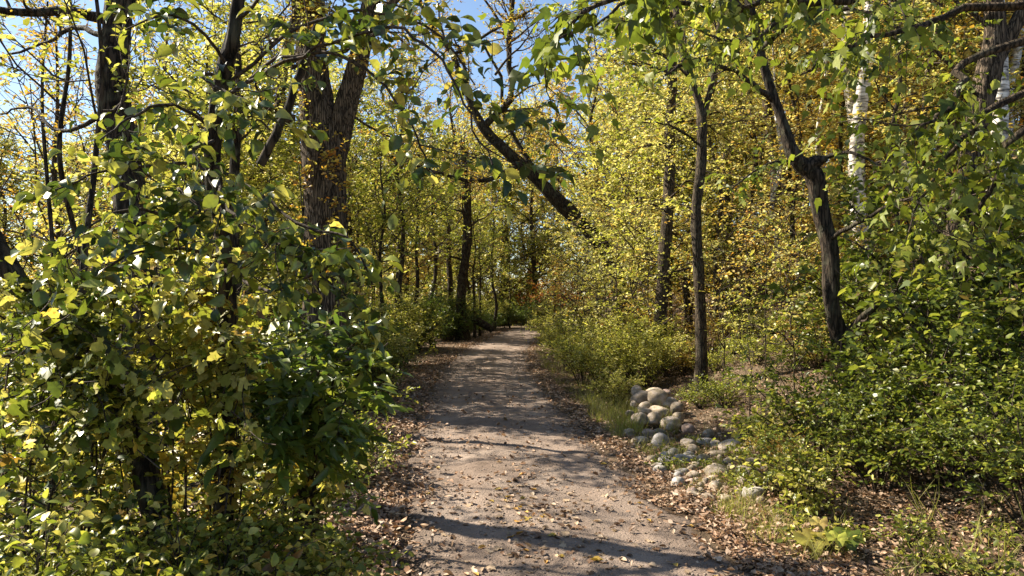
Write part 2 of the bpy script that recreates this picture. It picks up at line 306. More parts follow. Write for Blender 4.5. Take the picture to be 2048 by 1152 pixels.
def project(p):
    d = np.maximum(p[:, 1], 0.01); return 1024+p[:, 0]/d*FPX, 600-(p[:, 2]-CAM_H)/d*FPX, d

class Plant:
    def __init__(s, name, label, cat, base, bark='bark3', leaf='green', tpl=T_MID, size=0.07, wid=1.0, seed=1, group=None,
                 per_twig=9, twig_len=0.35, twig_gap=0.14, droop=0.3, leafdrop=0.0, spread=0.9, flat=0.6, whorl=1, stemname='trunk', crownname='crown', indiv=0, smin=0.55, tumble=0.6):
        s.__dict__.update(locals()); s.rng = np.random.default_rng(seed); s.base = np.asarray(base, float)
        s.parts = []; s.br = []; s.tw = []; s.extra = []
    def stem(s, pts, r0, r1=None, segs=10, n=None, rough=0.03, furrow=0, name=None, flare=0.0, rad=None, bark=None):
        pts = np.asarray(pts, float); n = n or max(8, 4*len(pts)); P = resample(pts, n)
        t = np.linspace(0, 1, n)
        r = np.interp(t, np.linspace(0, 1, len(rad)), rad) if rad is not None else r0+(r1-r0)*t
        if flare: r = r*(1+flare*np.exp(-t*len(t)*0.35))
        s.parts.append((name or s.stemname, tube(P, r, segs, rough, furrow, s.seed+len(s.parts)), bark or s.bark)); return P
    def twigs(s, P, k, ln=None, t0=0.1):
        if k <= 0: return
        r = s.rng; u = r.uniform(t0, 1, k)*(len(P)-1); i = np.minimum(u.astype(int), len(P)-2); f = (u-i)[:, None]
        p = P[i]*(1-f)+P[i+1]*f; tg = norm(P[i+1]-P[i])
        d = r.normal(size=(k, 3)); d[:, 2] = d[:, 2]*s.flat*0.8+0.05-0.25*s.droop
        d = norm(norm(d)*s.spread+tg*0.7)
        s.tw.append((p, d, (ln or s.twig_len)*r.uniform(.55, 1.25, k)))
    def branch(s, p, d, L, r, lev, kids=4, up=0.12, wander=0.22, n=6, ratio=(.35, .65), gap=None):
        g = s.rng; d = norm(d); pts = [np.asarray(p, float)]
        for k in range(n):
            d = norm(d+g.normal(size=3)*wander+np.array([0, 0, up])); pts.append(pts[-1]+d*L/n)
        P = np.array(pts); s.br.append(tube(P, np.linspace(r, max(r*.3, .0025), n+1), 5 if r > .012 else 4))
        s.sub(P, L, r, lev, kids, up, wander, ratio, gap); return P
    def sub(s, P, L, r, lev, kids=4, up=0.12, wander=0.22, ratio=(.35, .65), gap=None, t0=0.2):
        g = s.rng
        if lev <= 1: s.twigs(P, int(L/(gap or s.twig_gap)*g.uniform(.7, 1.2))+1, t0=t0)
        if lev > 0:
            for c in range(kids):
                u = g.uniform(t0, .98)*(len(P)-1); i = min(int(u), len(P)-2); q = P[i]+(P[i+1]-P[i])*(u-i)
                dd = norm(norm(P[i+1]-P[i])*0.75+norm(g.normal(size=3)*np.array([1, 1, s.flat]))*0.85)
                s.branch(q, dd, L*g.uniform(*ratio)*(1-.3*u/len(P)), r*.5, lev-1, kids, up, wander, 5, ratio, gap)
    def arm(s, pts, r0, r1, lev=0, kids=4, gap=None, name=None, segs=6, up=0.05, wander=.2, ratio=(.2, .4), t0=0.15):
        """hand-placed limb with automatic twigs"""
        P = resample(pts, max(8, 4*len(pts))); L = np.linalg.norm(np.diff(P, axis=0), axis=1).sum()
        P[1:-1] += s.rng.normal(size=P[1:-1].shape)*L*0.004
        t = tube(P, np.linspace(r0, r1, len(P)), segs, 0.03, 0, s.seed)
        if name: s.parts.append((name, t, s.bark))
        else: s.br.append(t)
        s.sub(P, L, r1*1.6, lev, kids, up, wander, ratio, gap, t0); return P
    def leaf_arrays(s):
        p = np.vstack([a[0] for a in s.tw]); d = np.vstack([a[1] for a in s.tw]); l = np.concatenate([a[2] for a in s.tw])
        r = s.rng; K = s.per_twig; N = len(p)
        t = (np.linspace(.18, 1, K)[None]+r.uniform(-.05, .05, (N, K)))[..., None]
        ll = l[:, None, None]; sag = np.array([0, 0, -1.0])*s.droop*0.5
        pos = p[:, None]+d[:, None]*t*ll+sag*ll*t*t
        tw_end = p+d*l[:, None]+sag*l[:, None]
        side = norm(np.cross(d, np.array([0, 0, 1.0]))+1e-3*r.normal(size=d.shape)); sg = np.where(np.arange(K) % 2 == 0, 1.0, -1.0)[None, :, None]
        ld = d[:, None]*0.55+side[:, None]*sg*1.0+np.array([0, 0, -1.0])*s.leafdrop+r.normal(size=(N, K, 3))*0.33
        ld[:, -1] = d+r.normal(size=(N, 3))*.2+np.array([0, 0, -1.0])*s.leafdrop
        nn = np.array([0, 0, 1.0])+r.normal(size=(N, K, 3))*s.tumble
        sz = s.size*r.uniform(s.smin, 1.25, (N, K))
        keep = r.uniform(size=(N, K)) < 0.93
        return (p, tw_end, l), pos[keep], norm(ld[keep]), norm(nn[keep]), sz[keep]
    def finish(s):
        root = bpy.data.objects.new(s.name, None); col.objects.link(root); root.location = tuple(s.base); root.empty_display_size = 0.3
        tag(root, s.label, s.cat, s.group); B = s.base
        for nm, (V, F), bk in s.parts: add(nm, mesh_np(nm, V-B, [F], M[bk], True), root)
        tubes = s.br
        if s.tw:
            (p, e, l), pos, d, n, sz = s.leaf_arrays()
            # twigs: thin three-sided cones
            r0 = np.clip(l*.008, .0012, .004)[:, None]; ax = norm(e-p); u = norm(np.cross(ax, [0.3, 0.9, 0.2])); v = np.cross(ax, u)
            m = (p+e)/2+np.array([0, 0, 1.0])*0.06*l[:, None]
            ring = lambda c, k: np.stack([c+u*r0*k, c-u*r0*k*.5+v*r0*k*.87, c-u*r0*k*.5-v*r0*k*.87], 1)
            TV = np.concatenate([ring(p, 1), ring(m, .7), e[:, None]], 1); N = len(p); o = (np.arange(N)*7)[:, None, None]
            q = np.array([(0, 1, 4, 3), (1, 2, 5, 4), (2, 0, 3, 5)]); tt = np.array([(3, 4, 6), (4, 5, 6), (5, 3, 6)])
            Fq = (q[None]+o).reshape(-1, 4); Ft = (tt[None]+o).reshape(-1, 3); TV = TV.reshape(-1, 3)
            if tubes:
                V, F = join(tubes); Fq = np.vstack([F[0], Fq+len(V)]); Ft = Ft+len(V); TV = np.vstack([V, TV])
            o = add('branchwork', mesh_np('branchwork', TV-B, [Fq, Ft], M['twig'] if s.bark != 'birch' else M['twig']), root); o['kind'] = 'stuff'
            if s.indiv:
                px, py, dd = project(pos); ok = (px > 5) & (px < 2043) & (py > 5) & (py < 1147) & (pos[:, 1] > .4)
                score = np.where(ok, sz/dd, 0); top = np.argsort(-score)[:min(s.indiv, int(ok.sum()))]
                x, y, z = leaf_frames(d[top], n[top])
                tm = mesh_np('leaf', s.tpl[0]*np.array([1, s.wid, 1]), s.tpl[1], M[s.leaf])
                for q in range(len(top)):
                    lo = add('leaf', tm, root)
                    mt = Matrix.Identity(4); S_ = sz[top[q]]; y[q] *= s.rng.uniform(.7, 1.2); z[q] *= s.rng.uniform(.2, 3.0)
                    for a in range(3): mt[a][0], mt[a][1], mt[a][2], mt[a][3] = x[q, a]*S_, y[q, a]*S_, z[q, a]*S_, pos[top[q], a]-B[a]
                    lo.matrix_basis = mt
                msk = np.ones(len(pos), bool); msk[top] = False
                pos, d, n, sz = pos[msk], d[msk], n[msk], sz[msk]
            if len(pos):
                o = add(s.crownname, leaves_mesh(s.crownname, s.tpl, pos-B, d, n, sz, M[s.leaf], s.wid), root); o['kind'] = 'stuff'
        elif tubes:
            V, F = join(tubes); o = add('branchwork', mesh_np('branchwork', V-B, F, M['twig']), root); o['kind'] = 'stuff'
        s.root = root; return root
def gp(x, y, dz=0.0): return np.array([x, y, float(gz(x, y))+dz])
def at(px, d, dz=0.0):
    x = (px-1024)/FPX*d; return gp(x, d, dz)

# ------------------------------------------------------------------ the setting: ground, path, litter, grass
def grid_mesh(name, X, Y, Z, mat):
    ny, nx = X.shape; V = np.stack([X, Y, Z], -1).reshape(-1, 3)
    i = (np.arange(ny-1)[:, None]*nx+np.arange(nx-1)[None]).ravel()
    return mesh_np(name, V, [np.stack([i, i+1, i+nx+1, i+nx], -1)], mat, True)
u = np.linspace(-1, 1, 260); gx = np.sign(u)*(14*np.abs(u)+386*np.abs(u)**5)
v = np.linspace(0, 1, 300); gy = -40+52*v**0.9+28*v**2+560*v**6
X, Y = np.meshgrid(gx, gy); Z = gz(X, Y)
XC = path_x(Y); Z = Z-0.05*sstep(HW+0.1, HW-0.35, np.abs(X-XC))+0.02*wob(X, Y, 6.0, 1.0)
add('ground', grid_mesh('ground', X, Y, Z, M['ground']))['kind'] = 'structure'
py_ = np.concatenate([np.linspace(-30, 3.5, 50), np.linspace(3.6, 22, 400), np.linspace(22.2, 80, 160)])
pu = np.linspace(-1, 1, 61)
PY, PU = np.meshgrid(py_, pu, indexing='ij')
sd = np.sign(PU)*1.7
edge = HW+0.04+0.16*wob(sd, PY, 0.8)+0.10*wob(PY, sd, 2.3, 1.0)+0.07*wob(PY, sd, 6.0, 2.0)+0.03*wob(PY, sd, 17.0, 2.0)
PX = path_x(PY)+PU*edge
prof = 0.03*(1-np.abs(PU)**3)-0.022*np.exp(-((np.abs(PU)-0.52)/0.16)**2)-0.06*sstep(0.88, 1.0, np.abs(PU))
PZ = gz(PX, PY)+prof+0.010*wob(PX, PY, 2.2)+0.006*wob(PX, PY, 6.1, 1)+0.004*wob(PX, PY, 15, 2)+RNG.normal(size=PX.shape)*0.0015
pm = grid_mesh('path', PX, PY, PZ, M['path']); add('path', pm)['kind'] = 'structure'
wr = np.exp(-((np.abs(PU)-0.5)/0.2)**2)+0.35*(np.abs(PU) < .3)-0.9*sstep(.72, 1.0, np.abs(PU))
pm.attributes.new('wear', 'FLOAT', 'POINT').data.foreach_set('value', wr.ravel().astype(np.float32))
def surf(x, y):
    u = (x-path_x(y))/HW; g = gz(x, y)
    on = np.abs(u) < 1; u = np.clip(u, -1, 1)
    p = 0.03*(1-np.abs(u)**3)-0.022*np.exp(-((np.abs(u)-0.52)/0.16)**2)-0.06*sstep(0.88, 1.0, np.abs(u))
    return np.where(on, np.maximum(g+p+0.010*wob(x, y, 2.2)+0.006*wob(x, y, 6.1, 1), g-0.05), g+0.02*wob(x, y, 6.0, 1.0))
def litter(name, x, y, size, mat='dry', tpl=T_CURL, tilt=0.35, lift=0.0):
    N = len(x); r = RNG; z = surf(x, y)+0.006+r.uniform(0, 1, N)**2*lift
    a = r.uniform(0, 2*math.pi, N); d = np.stack([np.cos(a), np.sin(a), r.normal(size=N)*tilt*.5], -1)
    n = np.stack([r.normal(size=N)*tilt, r.normal(size=N)*tilt, np.where(r.uniform(size=N) < .65, 1.0, -1.0)], -1)
    dn = n[:, 2] < 0; z = z+np.where(dn, size*0.16, 0)
    return leaves_mesh(name, tpl, np.stack([x, y, z], -1), d, n, size, M[mat])
def ysample(n, a, b, p=1.6):   # denser near the viewer
    t = RNG.uniform(0, 1, n); return (a**(1-p)+t*(b**(1-p)-a**(1-p)))**(1/(1-p))
def verge(n, side, spread, ya=3.2, yb=50, off=-0.05):
    y = ysample(n, ya, yb, 1.3); s = np.abs(RNG.normal(size=n))*spread+off
    w_ = RNG.uniform(size=n); s = np.where(w_ < .3, RNG.uniform(-0.15, 2.2, n), np.where(w_ < .5, .08+RNG.normal(size=n)*.24, s))
    s = s+0.16*wob(y, y*0, 1.1, 3*side)
    return path_x(y)+side*(HW+s), y
x1, y1 = verge(22000, -1, 0.5); x2, y2 = verge(19000, 1, 0.5)
y3 = ysample(42000, 6, 55, 1.1); x3 = path_x(y3)+HW+np.where(RNG.uniform(size=42000) < .45, RNG.uniform(1.2, 6, 42000), RNG.uniform(0.5, 15, 42000))
y4 = ysample(7000, 3, 40, 1.2); x4 = path_x(y4)-HW-RNG.uniform(0.5, 8, 7000)
y5 = RNG.uniform(3.8, 8.0, 6500); x5 = path_x(y5)+HW+RNG.uniform(.3, 4.2, 6500)
xx = np.concatenate([x1, x2, x3, x4, x5]); yy = np.concatenate([y1, y2, y3, y4, y5])
sel = RNG.integers(0, 3, len(xx)); szl = RNG.uniform(.025, .085, len(xx))*np.where(xx > path_x(yy), .85, 1.05)
for k, tp in enumerate((T_CURL, T_MAPLE, T_MID)):
    m_ = sel == k; me = litter('leaf_litter', xx[m_], yy[m_], szl[m_], tpl=tp, lift=0.045, tilt=.45)
    add('leaf_litter', me)
for o in [o for o in bpy.data.objects if o.name.startswith('leaf_litter')]:
    tag(o, {'': 'dry curled brown leaf litter on the verges and hillside', '.001': 'pointed maple leaf litter on the verges and hillside', '.002': 'flat oval leaf litter on the verges and hillside'}[o.name[11:]], 'leaf litter', kind='stuff')
# leaves on the path itself: the largest as single things, the rest as one scatter
def clusters(n):
    c = [(0.10, 8.0, .28, .35), (0.02, 7.0, .35, .4), (0.45, 6.6, .3, .25), (-.3, 10.2, .5, .6), (.25, 5.7, .4, .3), (-.55, 13.5, .5, 1.0)]
    k = RNG.integers(0, len(c), n); c = np.array(c)[k]
    return c[:, 0]+RNG.normal(size=n)*c[:, 2], c[:, 1]+RNG.normal(size=n)*c[:, 3]
yb = ysample(900, 4.6, 40, 1.5); xb = path_x(yb)+np.clip(RNG.normal(size=900)*0.75, -1.3, 1.3)
xb2, yb2 = clusters(420); xa = np.concatenate([xb, xb2]); ya = np.concatenate([yb, yb2])
sa = RNG.uniform(.03, .085, len(xa)); sc_px = sa/ya
order = np.argsort(-sc_px); ia, ib = order[:280], order[280:]
o = add('scattered_leaves', litter('scattered_leaves', xa[ib], ya[ib], sa[ib])); tag(o, 'sparse small dry leaves strewn thinly along the gravel path', 'leaf litter', kind='stuff')
o.name = 'fallen_leaf_scatter'
FL = []
for k, (cname, cols) in enumerate((('tan', [(0.34, 0.24, 0.15), (0.48, 0.36, 0.24)]), ('brown', [(0.12, 0.065, 0.035), (0.22, 0.13, 0.075)]), ('yellow', [(0.45, 0.33, 0.06), (0.5, 0.26, 0.06)]))):
    m = leaf_mat('fallen_'+cname, cols, 0.15, 0.55, 0.4, 0.1, (1, .9, .7))
    for tpl in (T_CURL, T_LOBED):
        FL.append((cname, mesh_np('fallen_leaf', tpl[0]*np.array([1, 1, 1.3]), tpl[1], m)))
for q in ia:
    w = RNG.uniform(); ci = 0 if w < .5 else (1 if w < .82 else 2)
    cname, me = FL[ci*2+(1 if RNG.uniform() < .3 else 0)]
    o = add('fallen_leaf', me, None, (xa[q], ya[q], float(surf(xa[q], ya[q]))+0.006))
    o.rotation_euler = (RNG.normal()*.2, RNG.normal()*.2, RNG.uniform(0, 6.28)); o.scale = (sa[q],)*3
    tag(o, {'tan': 'pale tan dry leaf lying loose on the gravel path', 'brown': 'dark brown curled leaf lying loose on the gravel path', 'yellow': 'yellow fallen leaf lying loose on the gravel path'}[cname], 'fallen leaf', cname+' leaves lying on the path')
# gravel
def rock_verts(seed, sub=1, amp=0.25):
    import bmesh
    bm = bmesh.new(); bmesh.ops.create_icosphere(bm, subdivisions=sub, radius=1.0)
    V = np.array([v.co[:] for v in bm.verts]); F = np.array([[v.index for v in f.verts] for f in bm.faces]); bm.free()
    r = np.random.default_rng(seed); R = np.ones(len(V))
    for k in range(7):
        a = r.normal(size=3)*(0.8+0.35*k); R += amp*r.uniform(.4, 1)/(1+.7*k)*np.sin(V@a*1.6+r.uniform(0, 6.3))
    for k in range(9):                                    # flat facets
        a = norm(r.normal(size=3)); c = r.uniform(.66, .92); h = (V*R[:, None])@a; R = np.where(h > c, R*(c/np.maximum(h, .01))**.75, R)
    return V*R[:, None], F
N = 9000; yg = ysample(N, 3.6, 24, 1.7); xg = path_x(yg)+RNG.uniform(-1.35, 1.35, N); sg = RNG.uniform(.3, 1, N)**3*0.014+0.003
pv, pf = rock_verts(5, 1, .15); pv = pv[:]; k = len(pv)
a = RNG.uniform(0, 6.28, N); ca, sa_ = np.cos(a), np.sin(a)
V = np.stack([xg[:, None]+sg[:, None]*(pv[None, :, 0]*ca[:, None]-pv[None, :, 1]*sa_[:, None]), yg[:, None]+sg[:, None]*(pv[None, :, 0]*sa_[:, None]+pv[None, :, 1]*ca[:, None]), surf(xg, yg)[:, None]+sg[:, None]*.6*pv[None, :, 2]], -1)
sel = np.arange(N); F = (pf[None]+(sel*k)[:, None, None]).reshape(-1, 3)
o = add('gravel', mesh_np('gravel', V.reshape(-1, 3), [F], M['pebble'], True)); tag(o, 'loose small gravel pebbles scattered over the path', 'gravel', kind='stuff')
# grass tufts on the verges
def grass(n, xs, ys, hs, per=14, green=True):
    P, D, Nn, Sz = [], [], [], []
    k = per; b = np.stack([xs, ys, gz(xs, ys)], -1); b = np.repeat(b, k, 0)+np.concatenate([RNG.normal(size=(n*k, 2))*0.045, np.zeros((n*k, 1))], 1)
    d = np.concatenate([RNG.normal(size=(n*k, 2))*.42, np.ones((n*k, 1))], 1)
    nn = np.concatenate([RNG.normal(size=(n*k, 2)), np.full((n*k, 1), .2)], 1)
    return b, norm(d), norm(nn), np.repeat(hs, k)*RNG.uniform(.5, 1.2, n*k)
n = 420; ys = ysample(n, 5.5, 30, 1.1); xs = path_x(ys)+HW+np.abs(RNG.normal(size=n))*.5+.35
n2 = 130; ys2 = RNG.uniform(10.5, 14.5, n2); xs2 = path_x(ys2)+HW+RNG.uniform(.4, 1.5, n2)
n3 = 260; ys3 = ysample(n3, 6, 30, 1.2); xs3 = path_x(ys3)-HW-RNG.uniform(.7, 1.9, n3)
n4 = 28; ys4 = RNG.uniform(4.0, 6.5, n4); xs4 = RNG.uniform(2.4, 4.6, n4)
xs = np.concatenate([xs, xs2, xs3, xs4]); ys = np.concatenate([ys, ys2, ys3, ys4])
hs = np.concatenate([RNG.uniform(.08, .26, n), RNG.uniform(.1, .42, n2), RNG.uniform(.06, .16, n3), RNG.uniform(.15, .5, n4)])
o = add('grass', leaves_mesh('grass', T_BLADE, *grass(len(xs), xs, ys, hs), M['grass'], 0.45)); tag(o, 'thin green and straw grass along the path verges', 'grass', kind='stuff')

# fallen twigs among the litter
N = 520; yt = ysample(N, 4.2, 26, 1.2); sd_ = np.where(RNG.uniform(size=N) < .5, -1, 1); xt = path_x(yt)+sd_*(HW+np.abs(RNG.normal(size=N))*.9-.15)
tb = []
for k in range(N):
    a = RNG.uniform(0, 6.28); L_ = RNG.uniform(.08, .5); c = np.array([xt[k], yt[k], float(surf(xt[k], yt[k]))+.02])
    dv = np.array([math.cos(a), math.sin(a), RNG.normal()*.06])*L_; tb.append(tube(np.array([c-dv/2, c+RNG.normal(size=3)*.02*np.array([1, 1, .2]), c+dv/2]), [.005, .004, .002], 4))
Vt, Ft = join(tb); o = add('twig_litter', mesh_np('twig_litter', Vt, Ft, M['twig'])); tag(o, 'thin broken twigs lying in the leaf litter beside the path', 'twigs', kind='stuff')
# ------------------------------------------------------------------ boulders
CR = [(290,175,85,80),(310,218,135,105),(420,170,105,55),(505,178,65,50),(445,235,150,100),(540,250,110,70),(590,290,95,70),(340,285,100,60),(360,322,90,50),(455,320,120,60),
 (310,380,110,90),(420,385,105,75),(540,405,150,80),(600,360,80,60),(260,265,45,40),(225,330,50,40),(225,485,75,60),(365,490,90,70),(460,490,90,50),(470,540,130,100),(310,540,130,50),
 (540,440,70,55),(690,455,80,80),(680,570,90,70),(815,560,120,75),(835,495,80,50),(1010,580,190,80),(1190,560,90,55),(1220,590,80,70),(900,645,130,60),(1090,630,80,45),(500,700,110,70),
 (565,722,90,60),(640,680,150,60),(460,740,90,50),(700,765,60,60),(650,785,80,60),(900,790,140,80),(700,865,70,60),(600,870,90,60),(710,930,80,50),(890,895,90,80),(1090,870,90,70),
 (1060,945,70,70),(1180,950,140,90),(830,980,110,60),(1240,1010,60,50),(1380,1130,100,40),(1300,640,80,50),(1000,700,90,55),(1130,760,90,55)]+[(random.uniform(380, 1300), random.uniform(560, 1000), random.uniform(45, 105), random.uniform(35, 65)) for _ in range(52)]
CR = [c for c in CR if not (c[1] > 780 and c[0] < 560)]
rocks = [rock_verts(40+i, 3, .17) for i in range(7)]
RM = {}
for i, (cx, cy_, w, h) in enumerate(CR):
    px, py = 1200+cx*.2604, 740+cy_*.2604; heap = cy_ < 460 and cx < 660
    if heap: d = 12.6-(cy_-175)*0.0062
    else:
        d = 12.0
        for _ in range(8):
            x = (px-1024)/FPX*d; d = (CAM_H-float(gz(x, d))-h*.2604/2/FPX*d*.6)/max(py-600, 40)*FPX
            d = min(max(d, 5), 14)
    c = W(px, py, d); rx = w*.2604/2/FPX*d*1.36; rz = h*.2604/2/FPX*d*1.4
    kind = 'grey' if cx > 430 and cy_ > 640 and cx < 700 or i in (27, 44, 19, 24) else ('pink' if i in (3, 17, 22, 28, 38, 40) else 'tan')
    key = (i % 7, kind)
    if key not in RM: RM[key] = mesh_np('boulder', rocks[i % 7][0], [rocks[i % 7][1]], M['stone_'+kind], True)
    c[2] -= 0 if heap else rz*.08
    o = add('boulder', RM[key], None, c); o.scale = (rx, (rx+rz)/2*1.05, rz); o.rotation_euler = (random.uniform(-.15, .15), random.uniform(-.15, .15), random.uniform(-.5, .5)+(math.pi if i % 2 else 0))
    sw = 'large ' if rx > .17 else ('small ' if rx < .1 else '')
    if heap: tag(o, {'tan': sw+'tan rounded boulder in the heap below the slender trunk', 'pink': 'small orange-pink boulder atop the heap of tan boulders', 'grey': 'grey boulder in the heap below the slender trunk'}[kind], 'boulder', kind+' boulders in the heap')
    else: tag(o, {'tan': sw+'tan fieldstone half sunk among leaves between the boulder heap and shrubs', 'pink': 'pinkish fieldstone half sunk among leaves beside the boulder heap', 'grey': sw+'pale grey fieldstone half sunk in the leafy path verge'}[kind], 'boulder', kind+' fieldstones along the verge')

# ------------------------------------------------------------------ near trees
def down(pts):  # drop the first point of a polyline onto the ground
    pts = [np.asarray(p, float) for p in pts]; b = pts[0]; pts[0] = gp(b[0], b[1], -0.12); return pts
# dark bulging trunk on the left
d = 8.0
t = Plant('elm_tree', 'dark bulging elm trunk rising behind the glossy green shrub', 'tree', at(290, d), 'bark', 'gold', T_MID, .055, seed=11, per_twig=6, twig_len=.4, twig_gap=.4, droop=.2)
t.stem(down([W(290, 962, d), W(282, 700, d), W(278, 520, d), W(262, 400, d), W(245, 290, d), W(228, 200, d), W(226, 150, d), W(232, 60, d), W(240, -60, d), W(236, -300, d), W(240, -620, d)]), .3, .2, 28, 90, .045, 13, flare=.5,
       rad=[.22, .19, .175, .165, .15, .16, .165, .135, .125, .11, .1])
for pts, r0, r1 in (([W(215, 40, d), W(130, 22, d-.2), W(40, 25, d-.4), W(-80, 5, d-.6)], .06, .03), ([W(205, 70, d), W(150, 55, d+.3), W(95, 85, d+.6), W(0, 115, d+.9)], .035, .012),
                    ([W(212, 230, d), W(120, 262, d+.4), W(60, 215, d+.8), W(0, 228, d+1)], .028, .01), ([W(240, 45, d), W(300, -40, d+.2), W(420, -160, d+.6)], .06, .03),
                    ([W(236, -200, d), W(120, -330, d+.6), W(-50, -420, d+1)], .07, .03), ([W(236, -250, d), W(420, -360, d+.6), W(620, -420, d+1.6)], .07, .03)):
    t.arm(pts, r0, r1, 1, 5, .2, 'limb')
t.branch(W(238, -560, d), (0, 0, 1), 3.2, .1, 2, 5); t.branch(W(238, -500, d), (1, .4, .9), 3, .08, 2, 5); t.branch(W(238, -500, d), (-1, .3, .9), 3, .08, 2, 5)
t.finish()
# big furrowed double trunk
d = 13.0
t = Plant('cottonwood_tree', 'big grey-brown deeply furrowed twin-stemmed cottonwood left of the path', 'tree', at(652, d), 'bark2', 'yellow', T_MID, .075, seed=12, per_twig=9, twig_len=.5, twig_gap=.25, droop=.3)
P1 = t.stem(down([W(655, 850, d), W(652, 600, d), W(650, 420, d), W(645, 300, d), W(632, 190, d), W(622, 80, d), W(618, -60, d), W(600, -320, d)]), .5, .3, 36, 110, .03, 15, flare=.45, rad=[.45, .37, .36, .36, .285, .26, .23, .18])
t.stem([W(655, 385, d-.02), W(668, 300, d-.03), W(690, 220, d-.1), W(712, 140, d-.2), W(735, 40, d-.3), W(770, -120, d-.5), W(820, -330, d-.8)], .26, .15, 28, 70, .03, 13, name='second_stem', rad=[.22, .24, .2, .175, .16, .14, .1])
for pts, r0, r1 in (([W(588, 240, d), W(558, 225, d-.2), W(572, 120, d-.4), W(590, 20, d-.5), W(575, -90, d-.6)], .1, .07), ([W(640, 130, d), W(690, 100, d-.8), W(770, 60, d-1.5), W(830, 20, d-2)], .06, .02),
                    ([W(730, 60, d-.3), W(850, -60, d), W(960, -120, d)], .09, .03), ([W(618, -60, d), W(500, -200, d-.4), W(380, -240, d-1)], .11, .04), ([W(690, 225, d), W(800, 280, d+1), W(880, 270, d+2)], .025, .008)):
    t.arm(pts, r0, r1, 1, 5, .22, 'limb')
for a in range(6): t.branch(W(610+random.uniform(-10, 160), -250, d), (math.cos(a*1.1), math.sin(a*1.1), .8), 3.6, .09, 2, 4)
t.finish()
# yellow creeper on its trunk
t = Plant('creeper_vine', 'bright yellow creeper climbing the furrowed twin-stemmed trunk', 'vine', at(620, 12.4), 'bark3', 'gold', T_MID, .085, seed=13, per_twig=7, twig_len=.3, twig_gap=.12, stemname='stem', crownname='foliage')
for a, b in (((600, 860), (598, 330)), ((640, 860), (655, 300)), ((690, 860), (684, 310))):
    P = t.stem([at(a[0], 12.5, -.05), W((a[0]+b[0])/2+12, 560, 12.45), W(b[0], b[1], 12.5)], .02, .01, 5); t.twigs(P, 22, t0=.5)
for a in ((610, 150, 10), (640, 20, 34), (610, 60, 24), (725, 110, 12), (660, 330, 14), (625, -20, 20)):
    c = W(a[0], a[1], 12.6); q = c+t.rng.normal(size=(6, 3))*np.array([.25, .05, .35]); t.br.append(tube(q, .006, 4)); t.twigs(q, a[2], t0=0)
t.finish()
# leaning trunk at the left edge
t = Plant('leaning_tree', 'leaning dark trunk wrapped in vines at the grape tangle', 'tree', at(330, 3.95), 'bark', 'vine', T_LOBED, .07, seed=14, per_twig=4, twig_len=.25, twig_gap=.45, smin=.4)
d = 3.9
t.stem([at(335, 3.95, -.1), W(318, 1080, d), W(262, 850, d), W(150, 720, d), W(60, 600, d), W(-5, 500, d), W(-90, 330, d)], .1, .09, 18, 50, .06, 9, rad=[.075, .068, .062, .058, .056, .054, .048])
t.arm([W(100, 650, d), W(60, 700, d-.1), W(-40, 720, d-.2)], .016, .007, 0, 2); t.finish()

# glossy shrub tree in the left foreground
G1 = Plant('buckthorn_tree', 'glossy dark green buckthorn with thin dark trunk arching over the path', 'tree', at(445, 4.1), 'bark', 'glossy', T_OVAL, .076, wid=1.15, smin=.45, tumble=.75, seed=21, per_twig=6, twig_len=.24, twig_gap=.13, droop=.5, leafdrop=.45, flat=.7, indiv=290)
G1.stem(down([W(440, 1300, 4.1), W(450, 900, 4.1), W(455, 560, 4.1), W(442, 450, 4.1), W(424, 330, 4.0), W(438, 190, 3.95), W(468, 60, 3.9), W(485, -80, 3.9), W(500, -260, 3.9)]), .05, .03, 14, 60, .05, 7, rad=[.06, .052, .048, .046, .045, .042, .036, .03, .02])
arms = [
 [(430, 330, 4.0), (520, 390, 3.7), (600, 450, 3.5), (700, 480, 3.4), (745, 570, 3.35)], [(440, 200, 3.95), (560, 130, 3.7), (690, 75, 3.5), (800, 60, 3.3), (880, 120, 3.2), (930, 220, 3.15), (985, 330, 3.1)],
 [(440, 180, 3.95), (590, 60, 3.8), (740, 20, 3.6), (880, 70, 3.5), (950, 170, 3.4)], [(445, 200, 3.9), (580, 110, 3.7), (720, 130, 3.5), (810, 230, 3.4), (860, 340, 3.35)],
 [(430, 320, 4.0), (330, 330, 3.7), (220, 340, 3.4), (110, 380, 3.2)], [(430, 260, 4.0), (350, 210, 3.6), (270, 230, 3.4), (200, 280, 3.2)],
 [(440, 420, 4.0), (340, 430, 3.5), (250, 420, 3.3), (130, 480, 3.1)], [(445, 440, 4.0), (540, 480, 3.6), (630, 540, 3.4), (700, 610, 3.3)],
 [(450, 520, 4.0), (380, 500, 3.6), (300, 500, 3.3), (200, 540, 3.2)], [(455, 130, 3.9), (400, 60, 3.7), (330, 30, 3.5), (250, 60, 3.4)],
 [(470, 40, 3.9), (560, -20, 3.7), (690, -20, 3.6), (820, 20, 3.5)], [(435, 350, 4.0), (460, 420, 3.5), (540, 470, 3.3), (620, 500, 3.2)],
 [(430, 280, 4.0), (390, 300, 3.4), (420, 360, 3.2), (450, 440, 3.1)], [(440, 150, 3.9), (400, 150, 3.5), (460, 190, 3.3), (540, 260, 3.2)],
 [(450, 540, 4.0), (530, 580, 3.6), (600, 560, 3.3), (680, 520, 3.2)], [(440, 400, 4.0), (360, 380, 3.5), (400, 420, 3.3), (330, 470, 3.2)]]
for a in arms: G1.arm([W(*p) for p in a], .011, .004, 1, 4, .12, ratio=(.15, .32), segs=5)
G1.arm([W(520, 330, 4.2), W(570, 230, 4.2), W(605, 130, 4.2), W(640, 40, 4.2)], .028, .02, 0, 0, .5, 'limb', 8)
G1.finish()
